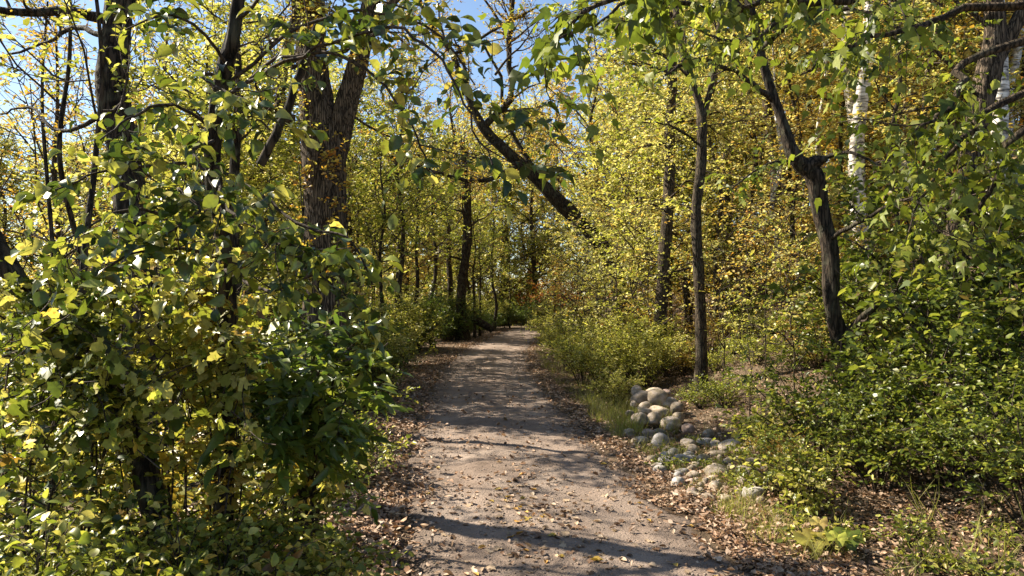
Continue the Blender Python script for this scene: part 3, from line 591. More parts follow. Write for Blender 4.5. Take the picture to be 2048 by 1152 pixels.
# compound-leaved dark green shrub
E = Plant('ash_sapling', 'dark green ash sapling with long pinnate leaflets beside the path', 'sapling', at(600, 4.7), 'bark3', 'dark', T_LANCE, .13, wid=1.3, seed=22, per_twig=9, twig_len=.34, twig_gap=.11, droop=.55, leafdrop=.25, flat=.5, indiv=240, stemname='stem', crownname='foliage')
for k, (px, py, dd) in enumerate([(640, 660, 4.3), (720, 720, 4.2), (560, 700, 4.2), (690, 800, 4.0), (590, 790, 4.0), (500, 760, 4.2), (750, 800, 4.3), (640, 740, 4.0), (530, 850, 3.9), (640, 880, 4.0)]):
    E.arm([at(600+k*6-30, 4.7, -.05), W(610+(px-600)*.3, 900, 4.5), W((px+620)/2, py+40, (dd+4.5)/2), W(px, py, dd)], .014, .005, 1, 2, .15, 'stem', 6, ratio=(.15, .25), t0=.4)
E.finish()
# grapevines
vin = [((0, 620), (240, 690), 3.3, 'yellow-green grapevine with big lobed leaves draped over the leaning trunk'), ((230, 610), (470, 690), 3.6, 'yellowing grapevine tangle below the glossy buckthorn'), ((0, 800), (300, 930), 3.2, 'grapevine with pale sunlit leaves at the foot of the leaning trunk'),
       ((280, 740), (520, 900), 3.4, 'browning grapevine mound between the leaning trunk and ash sapling'), ((520, 900), (660, 1010), 4.2, 'lime green grapevine spilling onto the leafy path edge')]
for k, (a, b, dd, lb) in enumerate(vin):
    cx, cy2 = (a[0]+b[0])/2, (a[1]+b[1])/2
    t = Plant('grapevine', lb, 'vine', at(cx, dd+.5), 'bark3', 'vine_brown' if k in (1, 3) else 'vine', T_LOBED, .066, wid=1.0, smin=.3, tumble=.9, seed=30+k, per_twig=6, twig_len=.24, twig_gap=.145, droop=.4, leafdrop=.35, flat=.7, indiv=130, stemname='stem', crownname='foliage', group='grapevines tangled on the left bank')
    for j in range(8):
        e = W(t.rng.uniform(a[0]-20, b[0]+20), t.rng.uniform(a[1]-10, b[1]+30), dd+t.rng.uniform(-.3, .7)); m_ = W(t.rng.uniform(a[0], b[0]), a[1]-20, dd+.6)
        m_[2] = max(m_[2], .3); t.arm([at(cx+j*8-40, dd+.5, -.05), (at(cx, dd+.5)+m_)/2+t.rng.normal(size=3)*.1, m_, e], .007, .003, 1, 3, .16, 'stem' if j < 4 else None, 5, ratio=(.12, .25), t0=.3)
    t.finish()

def shrub(name, label, base, h, w, leaf, tpl, size, seed, stems=9, group=None, cat='shrub', per=8, lev=1, kids=4, gap=.13, tl=.28, indiv=0, wid=1.0, up=.1, droop=.3, leafdrop=.15, bark='bark3', r=.012):
    t = Plant(name, label, cat, base, bark, leaf, tpl, size, wid, seed, group, per, tl, gap, droop, leafdrop, stemname='stem', crownname='foliage', indiv=indiv, flat=.7)
    for k in range(stems):
        a = k*2.4+t.rng.uniform(-.4, .4); rr = math.sqrt((k+.5)/stems); out = np.array([math.cos(a), math.sin(a), 0])*w*rr
        hh = h*t.rng.uniform(.6, 1.0)*(1-.35*rr**2); b = np.asarray(base)+out*.12+np.array([0, 0, -.05])
        t.arm([b, b+out*.3+np.array([0, 0, hh*.45]), b+out*.75+np.array([0, 0, hh*.85]), b+out+np.array([0, 0, hh])], r, r*.35, lev, kids, gap, 'stem', 5, ratio=(.2, .42), t0=.2, up=up)
    return t
# low undergrowth, bottom left
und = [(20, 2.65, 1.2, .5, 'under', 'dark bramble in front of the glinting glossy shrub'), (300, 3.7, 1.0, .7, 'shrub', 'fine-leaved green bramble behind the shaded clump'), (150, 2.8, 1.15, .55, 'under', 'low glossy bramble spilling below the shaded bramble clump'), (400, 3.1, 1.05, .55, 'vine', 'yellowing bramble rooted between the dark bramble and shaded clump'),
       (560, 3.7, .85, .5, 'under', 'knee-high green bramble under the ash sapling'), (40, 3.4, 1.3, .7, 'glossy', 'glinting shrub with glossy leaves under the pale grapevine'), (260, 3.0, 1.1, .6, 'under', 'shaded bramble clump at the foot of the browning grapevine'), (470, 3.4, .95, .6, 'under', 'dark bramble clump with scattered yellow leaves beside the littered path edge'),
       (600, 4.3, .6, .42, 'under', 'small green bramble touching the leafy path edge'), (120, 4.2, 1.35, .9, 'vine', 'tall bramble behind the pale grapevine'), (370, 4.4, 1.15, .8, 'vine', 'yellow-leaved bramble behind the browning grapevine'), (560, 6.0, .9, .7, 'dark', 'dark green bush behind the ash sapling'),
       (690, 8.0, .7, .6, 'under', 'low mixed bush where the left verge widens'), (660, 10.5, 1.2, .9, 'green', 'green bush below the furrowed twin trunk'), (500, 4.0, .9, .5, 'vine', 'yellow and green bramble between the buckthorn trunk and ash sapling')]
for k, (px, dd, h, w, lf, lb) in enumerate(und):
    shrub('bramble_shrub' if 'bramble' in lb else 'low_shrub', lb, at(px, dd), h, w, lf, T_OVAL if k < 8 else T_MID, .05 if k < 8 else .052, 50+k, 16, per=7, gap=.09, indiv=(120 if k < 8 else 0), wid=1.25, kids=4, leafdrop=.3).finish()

# dark gnarled tree on the right
d = 9.0
t = Plant('boxelder_tree', 'dark crooked boxelder trunk with a burl above the right shrubs', 'tree', at(1738, d), 'bark', 'maple', T_MAPLE, .08, smin=.4, tumble=.8, seed=61, per_twig=8, twig_len=.36, twig_gap=.2, droop=.5, leafdrop=.5)
t.stem(down([W(1742, 950, d), W(1715, 800, d), W(1690, 710, d), W(1664, 610, d), W(1660, 500, d), W(1641, 420, d), W(1628, 352, d), W(1588, 312, d), W(1562, 235, d), W(1530, 140, d), W(1502, 20, d), W(1470, -120, d), W(1440, -300, d)]), .2, .1, 24, 100, .07, 11, flare=.6,
       rad=[.15, .115, .1, .095, .092, .098, .115, .082, .06, .052, .048, .042, .035])
t.stem([W(1612, 345, d), W(1632, 325, d-.05), W(1655, 316, d-.1)], .1, .05, 12, 10, .1, name='burl', rad=[.1, .08, .03])
for pts, r0, r1 in (([W(1650, 316, d), W(1700, 305, d-.2), W(1760, 330, d-.6)], .03, .012), ([W(1545, 200, d), W(1480, 150, d-.5), W(1400, 120, d-1), W(1330, 150, d-1.4)], .04, .012), ([W(1520, 100, d), W(1600, 40, d-.6), W(1720, 20, d-1.2), W(1820, 70, d-1.6)], .045, .012),
                    ([W(1505, 30, d), W(1400, -30, d-.8), W(1280, -10, d-1.4), W(1180, 60, d-2)], .045, .012), ([W(1600, 320, d), W(1530, 330, d-.4), W(1460, 380, d-.8)], .02, .008),
                    ([W(1652, 480, d), W(1730, 440, d-.5), W(1810, 400, d-.9), W(1900, 430, d-1.3)], .03, .01), ([W(1680, 680, d), W(1740, 620, d-.3), W(1810, 570, d-.5), W(1850, 530, d-.6)], .045, .03)):
    t.arm(pts, r0, r1, 1, 5, .15, 'limb', 7, ratio=(.2, .4))
t.branch(W(1445, -280, d), (0, 0, 1), 2.5, .06, 2, 4); t.branch(W(1470, -120, d), (-1, .3, .8), 2.6, .06, 2, 4); t.branch(W(1470, -120, d), (1, .3, .8), 2.6, .06, 2, 4)
t.finish()
# neighbour just outside the frame whose boughs hang in
B = gp(4.9, 4.2)
t = Plant('overhanging_boxelder', 'leafy green boxelder boughs hanging in over the path from the right', 'tree', B, 'bark3', 'maple', T_MAPLE, .085, seed=62, smin=.35, tumble=.8, per_twig=7, twig_len=.3, twig_gap=.15, droop=.6, leafdrop=.75, indiv=290)
t.stem([B-np.array([0, 0, .1]), B+np.array([-.1, 0, 2]), B+np.array([-.3, 0, 4]), B+np.array([-.4, .1, 7])], .16, .08, 16, 40, .04, 9, flare=.4)
q = B+np.array([-.25, 0, 3.6])
for pts in ([W(1900, -40, 4.0), W(1700, 0, 3.8), W(1500, 10, 3.6), W(1330, 10, 3.4), W(1230, 60, 3.3)], [W(1950, 20, 4.2), W(1830, 60, 4), W(1700, 90, 3.9), W(1600, 150, 3.8)], [W(1980, 100, 4.2), W(1930, 180, 4), W(1870, 230, 3.9), W(1820, 270, 3.8)],
            [W(2020, 200, 4.2), W(1950, 260, 4.1), W(1880, 330, 4), W(1830, 420, 4)], [W(2060, 260, 4.2), W(2010, 330, 4.2), W(1960, 420, 4.2), W(1930, 520, 4.1)], [W(1850, -80, 3.6), W(1600, -60, 3.3), W(1380, -40, 3.1), W(1180, 20, 3.0), W(1100, 100, 2.95)], [W(1800, -60, 5), W(1600, 20, 5), W(1480, 80, 5), W(1400, 60, 5)]):
    t.arm([q]+pts, .03, .005, 1, 3, .15, 'limb', 6, ratio=(.12, .26), t0=.3)
t.finish()
# furrowed trunk at the right edge
d = 10.5
t = Plant('furrowed_tree', 'thick furrowed trunk forking wide beside the right edge birches', 'tree', at(1885, d), 'bark2', 'maple', T_MAPLE, .09, seed=63, per_twig=7, twig_len=.4, twig_gap=.22, droop=.4, leafdrop=.4)
t.stem(down([W(1882, 800, d), W(1890, 660, d), W(1905, 500, d), W(1930, 380, d), W(1955, 250, d), W(1975, 150, d), W(1990, 60, d), W(1980, -60, d), W(1960, -260, d)]), .25, .15, 28, 90, .04, 13, flare=.5, rad=[.22, .18, .165, .155, .15, .17, .14, .11, .08])
t.stem([W(1985, 130, d), W(2020, 70, d), W(2070, -20, d-.1), W(2130, -150, d-.2)], .11, .07, 20, 30, .04, 11, name='limb')
for pts in ([W(1965, 200, d), W(1900, 130, d-.4), W(1830, 60, d-.8), W(1780, -20, d-1)], [W(1930, 380, d), W(2000, 330, d-.6), W(2080, 330, d-1)], [W(1985, 60, d), W(1900, -10, d), W(1830, -90, d)], [W(1905, 480, d), W(1830, 450, d+.5), W(1760, 470, d+.8)]):
    t.arm(pts, .035, .012, 1, 6, .16, 'limb', 7, ratio=(.25, .45))
for a in range(4): t.branch(W(1965, -230, d), (math.cos(a*1.6), math.sin(a*1.6), .8), 2.8, .07, 2, 4)
t.finish()
# slender forked tree behind the boulders
d = 13.4
t = Plant('slender_tree', 'slender brown trunk forking high, standing behind the boulder heap', 'tree', at(1400, d), 'bark3', 'lime', T_MID, .08, seed=64, per_twig=8, twig_len=.4, twig_gap=.2, droop=.3, flat=.35)
t.stem(down([W(1400, 800, d), W(1403, 700, d), W(1398, 560, d), W(1392, 430, d), W(1402, 330, d), W(1404, 250, d), W(1398, 205, d), W(1372, 130, d), W(1352, 20, d), W(1345, -120, d), W(1350, -300, d)]), .13, .07, 16, 80, .04, 8, flare=.35, rad=[.115, .1, .095, .09, .088, .088, .075, .062, .055, .045, .03])
t.stem([W(1403, 245, d), W(1418, 190, d-.05), W(1430, 130, d-.1), W(1440, 40, d-.2), W(1470, -120, d-.3)], .06, .03, 10, 30, name='limb')
for pts in ([W(1400, 290, d), W(1350, 255, d-.3), W(1290, 245, d-.6), W(1240, 270, d-.8)], [W(1385, 160, d), W(1320, 110, d-.4), W(1250, 100, d-.6), W(1190, 130, d-.8)], [W(1430, 130, d), W(1510, 60, d), W(1580, 40, d+.3)], [W(1355, 40, d), W(1270, -20, d-.4), W(1180, 10, d-.6)], [W(1395, 420, d), W(1320, 400, d+.3), W(1250, 420, d+.5)]):
    t.arm(pts, .025, .006, 1, 6, .14, 'limb', 6, ratio=(.2, .4))
for a in range(6): t.branch(W(1350, -200-20*a, d), (math.cos(a*1.3), math.sin(a*1.3), .7), 2.2, .04, 2, 4)
t.finish()
# brown trunk behind, bright yellow leaves
d = 17.0
t = Plant('yellow_maple', 'brown maple trunk with tiers of bright yellow leaves right of the path', 'tree', at(1322, d), 'bark3', 'layer', T_MID, .085, seed=65, per_twig=9, twig_len=.45, twig_gap=.15, tumble=.75, droop=.25, flat=.25)
t.stem(down([W(1318, 740, d), W(1322, 620, d), W(1330, 500, d), W(1338, 380, d), W(1340, 260, d), W(1345, 130, d), W(1335, 0, d), W(1340, -200, d)]), .2, .08, 16, 60, .04, 8, flare=.3, rad=[.17, .15, .14, .125, .115, .105, .09, .05])
for k in range(26):
    py = t.rng.uniform(-120, 560); a = t.rng.uniform(0, 6.28); L = t.rng.uniform(1.1, 2.0)
    t.branch(W(1338, py, d), (math.cos(a)*1.2+.12, math.sin(a)-.35, .15), L, .03, 1, 6, up=.02, gap=.16)
t.finish()
# leaning tree over the path
d = 26.0
t = Plant('arching_tree', 'huge leaning tree with forked limbs stretching left over the path', 'tree', at(1255, d), 'bark', 'gold', T_FAR, .1, seed=66, per_twig=8, twig_len=.6, twig_gap=.15, droop=.2)
P = t.stem(down([W(1258, 640, d), W(1230, 540, d), W(1180, 465, d), W(1120, 405, d), W(1060, 345, d), W(1010, 300, d), W(972, 262, d), W(950, 225, d), W(935, 190, d), W(905, 110, d), W(870, 60, d), W(840, 0, d), W(800, -150, d)]), .45, .2, 24, 100, .04, 11, rad=[.32, .28, .25, .235, .21, .19, .17, .13, .11, .095, .08, .06, .04])
for pts, r0, r1 in (([W(965, 255, d), W(995, 225, d), W(1022, 195, d), W(1018, 120, d), W(1022, 40, d), W(1030, -80, d)], .16, .07), ([W(1085, 370, d), W(1045, 300, d+.3), W(1010, 240, d+.5), W(1000, 150, d+.6), W(960, 80, d+.6)], .12, .04), ([W(1040, 330, d), W(960, 362, d-.4), W(870, 345, d-.8), W(790, 315, d-1.1), W(715, 295, d-1.4)], .1, .03),
                    ([W(940, 220, d), W(930, 140, d+.3), W(915, 90, d+.5)], .1, .05), ([W(905, 110, d), W(990, 60, d-.4), W(1080, 10, d-.8)], .08, .03), ([W(1010, 60, d), W(960, -10, d), W(900, -60, d)], .06, .02)):
    t.arm(pts, r0*.85, r1, 1, 9, .2, 'limb', 10, ratio=(.2, .4))
for q in ((860, 40), (820, -50), (905, 110), (1022, 60), (1025, 0), (1020, 120), (990, 150)): t.branch(W(q[0], q[1], d), norm(t.rng.normal(size=3)*np.array([1, .6, .4])+np.array([0, 0, .5])), 2.6, .05, 2, 4, gap=.24)
t.twigs(P, 60, t0=.3)
t.finish()
# tree at the bend
d = 36.0
t = Plant('bend_tree', 'dark upright trunk by the left edge where the path bends', 'tree', at(925, d), 'bark', 'lime', T_FAR, .13, seed=67, per_twig=9, twig_len=.7, twig_gap=.35, droop=.2)
t.stem(down([W(925, 690, d), W(922, 600, d), W(932, 500, d), W(935, 420, d), W(930, 350, d), W(925, 280, d)]), .28, .12, 14, 50, .05, 7, flare=.5)
t.stem([W(925, 560, d), W(940, 480, d+.3), W(938, 400, d+.4), W(945, 330, d+.4)], .14, .06, 10, 20, name='limb')
t.arm([W(928, 520, d), W(890, 512, d-.2), W(850, 530, d-.4)], .06, .02, 0, 0, 1.0, 'limb')
for k in range(14): t.branch(W(930+t.rng.uniform(-4, 6), t.rng.uniform(290, 460), d), norm(np.array([t.rng.normal(), t.rng.normal(), .3])), t.rng.uniform(1.5, 3), .05, 1, 5)
t.finish()
t = Plant('fallen_log', 'dark fallen trunk propped slanting beside the upright trunk at the bend', 'log', at(962, 36.5), 'bark')
t.stem([W(938, 632, 36.5), W(955, 642, 36.5), W(978, 655, 36.4), W(985, 662, 36.4)], .2, .16, 10, 16); t.finish()

# yellowing young tree that shades the path
d = 11.8
t = Plant('hackberry_tree', 'yellowing young hackberry between the dark bulging trunk and furrowed twin trunk', 'tree', at(470, d), 'bark', 'lime', T_MID, .075, seed=71, per_twig=8, twig_len=.4, twig_gap=.17, droop=.3, flat=.5)
t.stem(down([W(470, 860, d), W(474, 600, d), W(466, 400, d), W(478, 200, d), W(470, 0, d), W(476, -180, d)]), .1, .03, 12, 50, .04, 7, rad=[.1, .085, .08, .065, .05, .03])
for k in range(22):
    a = t.rng.uniform(0, 6.28); t.branch(W(472, t.rng.uniform(-170, 330), d), (math.cos(a), math.sin(a), .3), t.rng.uniform(1.1, 2.2), .022, 1, 5, up=.05, gap=.19)
t.finish()

# thin poles on the left bank
for x, y, h, lb in ((-5.2, 8.7, 6.5, 'thin bare pole sapling beside the dark bulging trunk'), (-6.6, 10.4, 7, 'thin bare pole sapling behind the dark bulging trunk'), (-4.1, 7.0, 5.5, 'thin bare pole sapling in front of the dark bulging trunk'), (-6.2, 15.0, 8, 'thin leafy pole sapling left of the furrowed twin trunk'), (-5.0, 17.5, 8, 'thin leafy pole sapling behind the furrowed twin trunk'), (-4.6, 21.0, 8.5, 'thin leafy pole sapling beyond the furrowed twin trunk')):
    b = gp(x, y); t = Plant('pole_sapling', lb, 'sapling', b, 'bark', 'lime', T_MID, .08, seed=int(100+x*7+y*13), per_twig=8, twig_len=.4, twig_gap=.3, droop=.3)
    g_ = t.rng; P = t.stem([b-np.array([0, 0, .1])]+[b+np.array([g_.normal()*.1, g_.normal()*.1, h*k/5]) for k in range(1, 6)], .05, .015, 8, 40, .04)
    for k in range(3 if y < 12 else 18): t.branch(P[int(len(P)*g_.uniform(.45 if y > 12 else .6, .99))], (g_.normal(), g_.normal(), .4), g_.uniform(.8, 1.9), .014, 1, 4, gap=.3 if y < 12 else .2)
    t.finish()
# ------------------------------------------------------------------ middle and far woods: prototypes copied as individuals
def proto_tree(name, label, cat, leaf, h, seed, bark='bark3', r=.16, size=.12, tpl=T_FAR, crown0=.25, spread=.32, n1=24, per=9, gap=.24, tl=.5, group=None, flat=.6, up=.1, kids=5, lean=0.0):
    t = Plant(name, label, cat, np.zeros(3), bark, leaf, tpl, size, seed=seed, group=group, per_twig=per, twig_len=tl, twig_gap=gap, flat=flat)
    g = t.rng; pts = [np.array([0, 0, -.15])]+[np.array([g.normal()*h*.012+lean*h*k*k/36, g.normal()*h*.012, h*k/6]) for k in range(1, 7)]
    P = t.stem(pts, r, r*.15, 12, 50, .04, 7, flare=.35)
    for k in range(n1):
        u = crown0+(1-crown0)*((k+.5)/n1); i = int(u*(len(P)-1)); a = k*2.4+g.uniform(-.5, .5); L = h*spread*(1.15-.75*((u-crown0)/(1-crown0))**1.5)*g.uniform(.6, 1.1)
        t.branch(P[min(i, len(P)-1)], (math.cos(a), math.sin(a), .35+.5*u), L, r*.28*(1.1-u)+.01, 1, kids, up, gap=gap)
    return t.finish()
def place(proto, x, y, rz, s, label=None, group=None, first={}):
    if proto.name not in first: first[proto.name] = 1; o = proto
    else: o = copy_tree(proto)
    o.location = (float(x), float(y), float(gz(x, y))); o.rotation_euler = (0, 0, rz); o.scale = (s, s, s*random.uniform(.92, 1.1))
    if label: o['label'] = label
    if group: o['group'] = group
    return o
R = np.random.default_rng(99)
# far left and centre: leafy trees below the skyline
def zone(px, dd):
    if px < 300: z = 'behind the dark bulging trunk'
    elif px < 690: z = 'behind the furrowed twin trunk'
    elif px < 1000: z = 'behind the upright trunk at the bend'
    elif px < 1190: z = 'above the bend of the path'
    elif px < 1320: z = 'behind the yellow-green path-side shrubs'
    elif px < 1450: z = 'behind the slender forked trunk'
    elif px < 1640: z = 'between the slender forked trunk and crooked boxelder'
    elif px < 1830: z = 'behind the crooked boxelder among birches'
    else: z = 'behind the furrowed forking trunk'
    return z
def high(dd, a=22, b=34): return 'lower slope' if dd < a else ('middle slope' if dd < b else 'upper slope')
PG = [proto_tree('leafy_tree', '', 'tree', 'lime', 11, 101, size=.17, gap=.2, crown0=.08, n1=30), proto_tree('leafy_tree', '', 'tree', 'layer', 12, 102, size=.16, gap=.2, spread=.28, crown0=.1, n1=30), proto_tree('leafy_tree', '', 'tree', 'yellow', 12, 103, size=.17, gap=.2, spread=.3, crown0=.15, n1=30)]
LB = ['lime green leafy tree in the wood beyond the left bank', 'pale yellow-green leafy tree in the wood beyond the left bank', 'yellowing leafy tree in the wood beyond the left bank']
far = []
for k in range(26):
    px = -120+k*47+R.uniform(-25, 25); dd = R.uniform(28, 66); far.append((px, dd))
for k in range(22): far.append((250+k*48+R.uniform(-30, 30), R.uniform(62, 95)))
for k, (px, dd) in enumerate(far):
    x = (px-1024)/FPX*dd
    if x > path_x(dd)-4.5: dd = max(dd, 62); x = (px-1024)/FPX*dd
    top = 250+R.uniform(-40, 60) if px < 560 else (290+R.uniform(-70, 60) if px < 1000 else 200)
    H_ = (600-top)/FPX*dd+CAM_H-float(gz(x, dd)); i = k % 3 if px > 250 else (k % 2)
    place(PG[i], x, dd, R.uniform(0, 6.28), max(H_, 3)/12.5, ('distant ' if dd > 55 else '')+LB[i].split(' in the')[0]+' '+zone(px, dd), 'leafy trees beyond the left bank')
# thin crowned golden tree against the sky, upper left
PS = proto_tree('sparse_tree', 'thin crowned tree with sparse orange leaves against the sky', 'tree', 'gold', 13, 104, size=.12, gap=.45, per=6, n1=26, kids=6, spread=.36, crown0=.3, group='sparse orange trees against the sky')
for px, dd, top in ((120, 20, 40), (330, 24, 10), (520, 30, 0), (800, 34, 60), (900, 44, 120), (1080, 40, 60)):
    x = (px-1024)/FPX*dd
    if x > path_x(dd)-2.5: x = path_x(dd)+4.5 if px > 1000 else path_x(dd)-3.2
    place(PS, x, dd, R.uniform(0, 6.28), ((600-top)/FPX*dd+CAM_H-float(gz(x, dd)))/13, 'thin sparse orange-leaved tree against the sky '+zone(px, dd))
# hillside on the right: yellow understorey, brown trunks, birches
PY_ = [proto_tree('yellow_sapling', '', 'sapling', 'layer', 6, 111, r=.05, size=.11, gap=.18, spread=.36, crown0=.15, flat=.3, up=.03), proto_tree('yellow_sapling', '', 'sapling', 'yellow', 6.5, 112, r=.05, size=.11, gap=.19, spread=.36, crown0=.2, flat=.3, up=.03), proto_tree('yellow_sapling', '', 'sapling', 'lime', 6, 113, r=.05, size=.11, gap=.18, spread=.36, crown0=.15, flat=.3, up=.03)]
LY = ['bright yellow sapling on the wooded hillside', 'golden yellow sapling on the wooded hillside', 'lime green sapling on the wooded hillside']
for k in range(56):
    dd = R.uniform(16, 50); px = R.uniform(1180, 2120)
    if px < 1340 and dd < 30: px += 260
    x = (px-1024)/FPX*dd
    if x < path_x(dd)+4.0 or (px > 1400 and px < 1640 and dd < 27): x = x+5; 
    i = k % 3 if px < 1500 else (k % 2)
    place(PY_[i], x, dd, R.uniform(0, 6.28), R.uniform(.8, 1.6), LY[i].split(' on the')[0]+' on the '+high(dd)+' '+zone((x/dd)*FPX+1024, dd), 'saplings on the hillside')
for px, dd, s, i in ((1345, 20, 1.0, 0), (1295, 28, .85, 0), (1290, 22, 1.3, 2), (1185, 32, .7, 0), (1120, 42, .7, 1), (1190, 38, 1.3, 0)):
    x = (px-1024)/FPX*dd; place(PY_[i], x, dd, R.uniform(0, 6.28), s, LY[i].split(' on the')[0]+' on the '+high(dd)+' '+zone(px, dd), 'saplings on the hillside')
for x, y, s, lb in ((-6.2, 15.2, 1.35, 'lime green young tree on the bank between the bulging and furrowed trunks'), (-6.8, 19.5, 1.5, 'tall lime green young tree on the bank past the furrowed twin trunk'), (-7.2, 18.0, 1.5, 'lime green young tree down the bank behind the hackberry'), (-5.6, 25.0, 1.5, 'lime green young tree on the left bank before the bend')):
    place(PY_[2], x, y, R.uniform(0, 6.28), s, lb, 'young trees on the left bank')
PT = [proto_tree('tall_tree', '', 'tree', 'layer', 17, 121, r=.22, size=.17, gap=.2, crown0=.32, spread=.26, n1=26), proto_tree('tall_tree', '', 'tree', 'lime', 17, 122, r=.2, size=.17, gap=.2, crown0=.35, spread=.26, n1=26)]
LT_ = ['tall straight brown trunk with yellow canopy on the hillside', 'tall straight brown trunk with lime green canopy on the hillside']
for k, (px, dd, s) in enumerate(((1455, 24, .95), (1545, 27, 1.05), (1568, 31, 1.0), (1480, 38, 1.1), (1640, 34, 1.0), (1350, 36, 1.1), (1262, 44, 1.1), (1770, 28, .9), (1930, 26, .9), (2060, 22, .95), (1850, 40, 1.1), (1700, 44, 1.1), (2150, 30, 1.1), (1590, 48, 1.2), (1420, 50, 1.2))):
    x = (px-1024)/FPX*dd; place(PT[k % 2], x, dd, R.uniform(0, 6.28), s, LT_[k % 2].split(' on the')[0]+' '+zone(px, dd), 'tall trees on the hillside')
PB = proto_tree('birch_tree', 'white barked birch trunk standing on the wooded hillside', 'tree', 'yellow', 14, 131, 'birch', r=.15, size=.11, gap=.3, crown0=.5, spread=.2, n1=18, group='birches on the hillside')
for px, dd, s, lb in ((1735, 17, 1.25, 'bright white birch close behind the crooked boxelder'), (1697, 19, 1.15, 'white birch half hidden by the crooked boxelder trunk'), (1808, 19, 1.05, 'pale birch on the slope between the crooked boxelder and furrowed trunk'), (1878, 20, .95, 'slim pale birch directly behind the furrowed trunk'), (1985, 15, 1.15, 'thick white birch beside the furrowed forking trunk'),
                  (1668, 26, 1.1, 'distant white birch above the crooked boxelder burl'), (1640, 22, .7, 'small birch beside the crooked boxelder burl'), (1925, 24, 1.1, 'distant birch behind the furrowed forking trunk'), (2030, 19, 1.0, 'birch at the wood edge beyond the thick white birch'), (1760, 27, 1.1, 'distant birch behind the bright white birch'), (1548, 19, .55, 'thin short birch on the open leafy slope')):
    x = (px-1024)/FPX*dd; place(PB, x, dd, R.uniform(0, 6.28), s, lb)
PP = proto_tree('pole_tree', 'thin brown pole tree rising through the yellow hillside saplings', 'tree', 'layer', 11, 135, 'bark3', r=.07, size=.11, gap=.24, crown0=.35, spread=.17, n1=20, kids=4, flat=.4, group='thin pole trees on the hillside')
for px, dd, s in ((1290, 26, 1.1), (1375, 21, 1), (1435, 19, .9), (1500, 21, 1), (1520, 30, 1.1), (1590, 20, 1), (1615, 26, 1.1), (1425, 29, 1.1), (1310, 31, 1.1), (1680, 21, 1), (1745, 23, 1), (1845, 17, 1), (1790, 15, .8), (1950, 19, 1)):
    x = (px-1024)/FPX*dd; place(PP, x, dd, R.uniform(0, 6.28), s, 'thin brown pole tree on the '+high(dd)+' '+zone(px, dd))
# slim dark stems round the bend
PD = proto_tree('slim_tree', 'slim dark stemmed tree near the bend of the path', 'tree', 'green', 8, 141, 'bark', r=.09, size=.12, gap=.34, crown0=.4, spread=.25, n1=18, group='slim dark trees near the bend')
for k_, (px, dd) in enumerate(((868, 30), (955, 38), (972, 40), (1008, 46), (1020, 52), (835, 27), (800, 24), (765, 20), (900, 44), (745, 30), (985, 58), (880, 50), (700, 22))):
    x = (px-1024)/FPX*dd
    if x > path_x(dd)-1.9 and dd < 50: x = path_x(dd)-2.0
    place(PD, x, dd, R.uniform(0, 6.28), R.uniform(.75, 1.2), 'slim dark stemmed tree '+('on the bank below the furrowed twin trunk' if dd < 25 else 'leading up to the bend on the left bank' if dd < 37 else 'right beside the slanting log at the bend' if dd < 45 else 'in the wood beyond the bend'))
# pine behind
t = Plant('pine_tree', 'blue-green pine rising far behind the leaning tree', 'tree', gp(10.5, 72), 'bark', 'needle', T_BLADE, .34, seed=151, per_twig=16, twig_len=.7, twig_gap=.22, wid=2.2, flat=.3)
b = t.base; t.stem([b, b+np.array([0, 0, 10]), b+np.array([0, 0, 21])], .4, .05, 10, 30)
for k in range(46):
    u = .15+.85*k/46; a = k*2.4; t.branch(b+np.array([0, 0, 21*u]), (math.cos(a), math.sin(a), .1), 5.5*(1.05-u)+.4, .06, 1, 5, up=.03)
t.finish()
# shrubs
SH = {}
def sh(kind, leaf, seed, h, w, size, **kw):
    SH[kind] = shrub(kind, '', np.zeros(3), h, w, leaf, kw.pop('tpl', T_MID), size, seed, **kw).finish()
sh('honeysuckle_shrub', 'shrub', 201, 1.7, 1.1, .066, stems=17, kids=5, gap=.135, per=8, wid=1.2)
sh('yellow_green_shrub', 'lime', 202, 2.0, 1.1, .06, stems=18, kids=5, gap=.09, per=9)
sh('low_green_shrub', 'under', 203, .8, .7, .05, stems=14, kids=4, gap=.09, per=8, wid=1.2)
sh('golden_shrub', 'yellow', 204, 1.5, 1.0, .07, stems=14, kids=4, gap=.11, per=8)
sh('rust_shrub', 'rust', 205, 1.8, 1.2, .09, stems=14, kids=4, gap=.13, per=8)
sh('dark_shrub', 'dark', 206, 1.8, 1.2, .06, stems=18, kids=5, gap=.1, per=9, wid=1.2)
sh('lime_bush', 'lime', 207, .62, .42, .062, stems=9, kids=3, gap=.1, per=6, wid=1.3)
sh('low_herb', 'under', 208, .26, .24, .05, stems=8, kids=2, gap=.09, per=5, wid=1.3, tl=.16)
def ps(kind, px, dd, s, label, group):
    x = (px-1024)/FPX*dd; place(SH[kind], x, dd, R.uniform(0, 6.28), s, label, group)
for px, dd, s, lb in ((1760, 7.2, .78, 'dense green honeysuckle shrub hiding the foot of the crooked boxelder'), (1900, 7.0, .85, 'broad green honeysuckle shrub in front of the furrowed trunk'), (1640, 8.2, .85, 'green honeysuckle shrub between the fieldstones and the crooked boxelder'),
                  (2010, 7.6, 1.35, 'tall dark honeysuckle shrub right of the furrowed trunk'), (1850, 8.4, 1.25, 'leafy honeysuckle shrub between the crooked boxelder and furrowed trunk'), (2070, 5.8, .8, 'honeysuckle shrub overhanging dry grass at the path corner'), (1590, 7.2, .5, 'small honeysuckle shrub growing beside the grey fieldstones')):
    ps('honeysuckle_shrub', px, dd, s, lb, 'honeysuckle shrubs on the right bank')
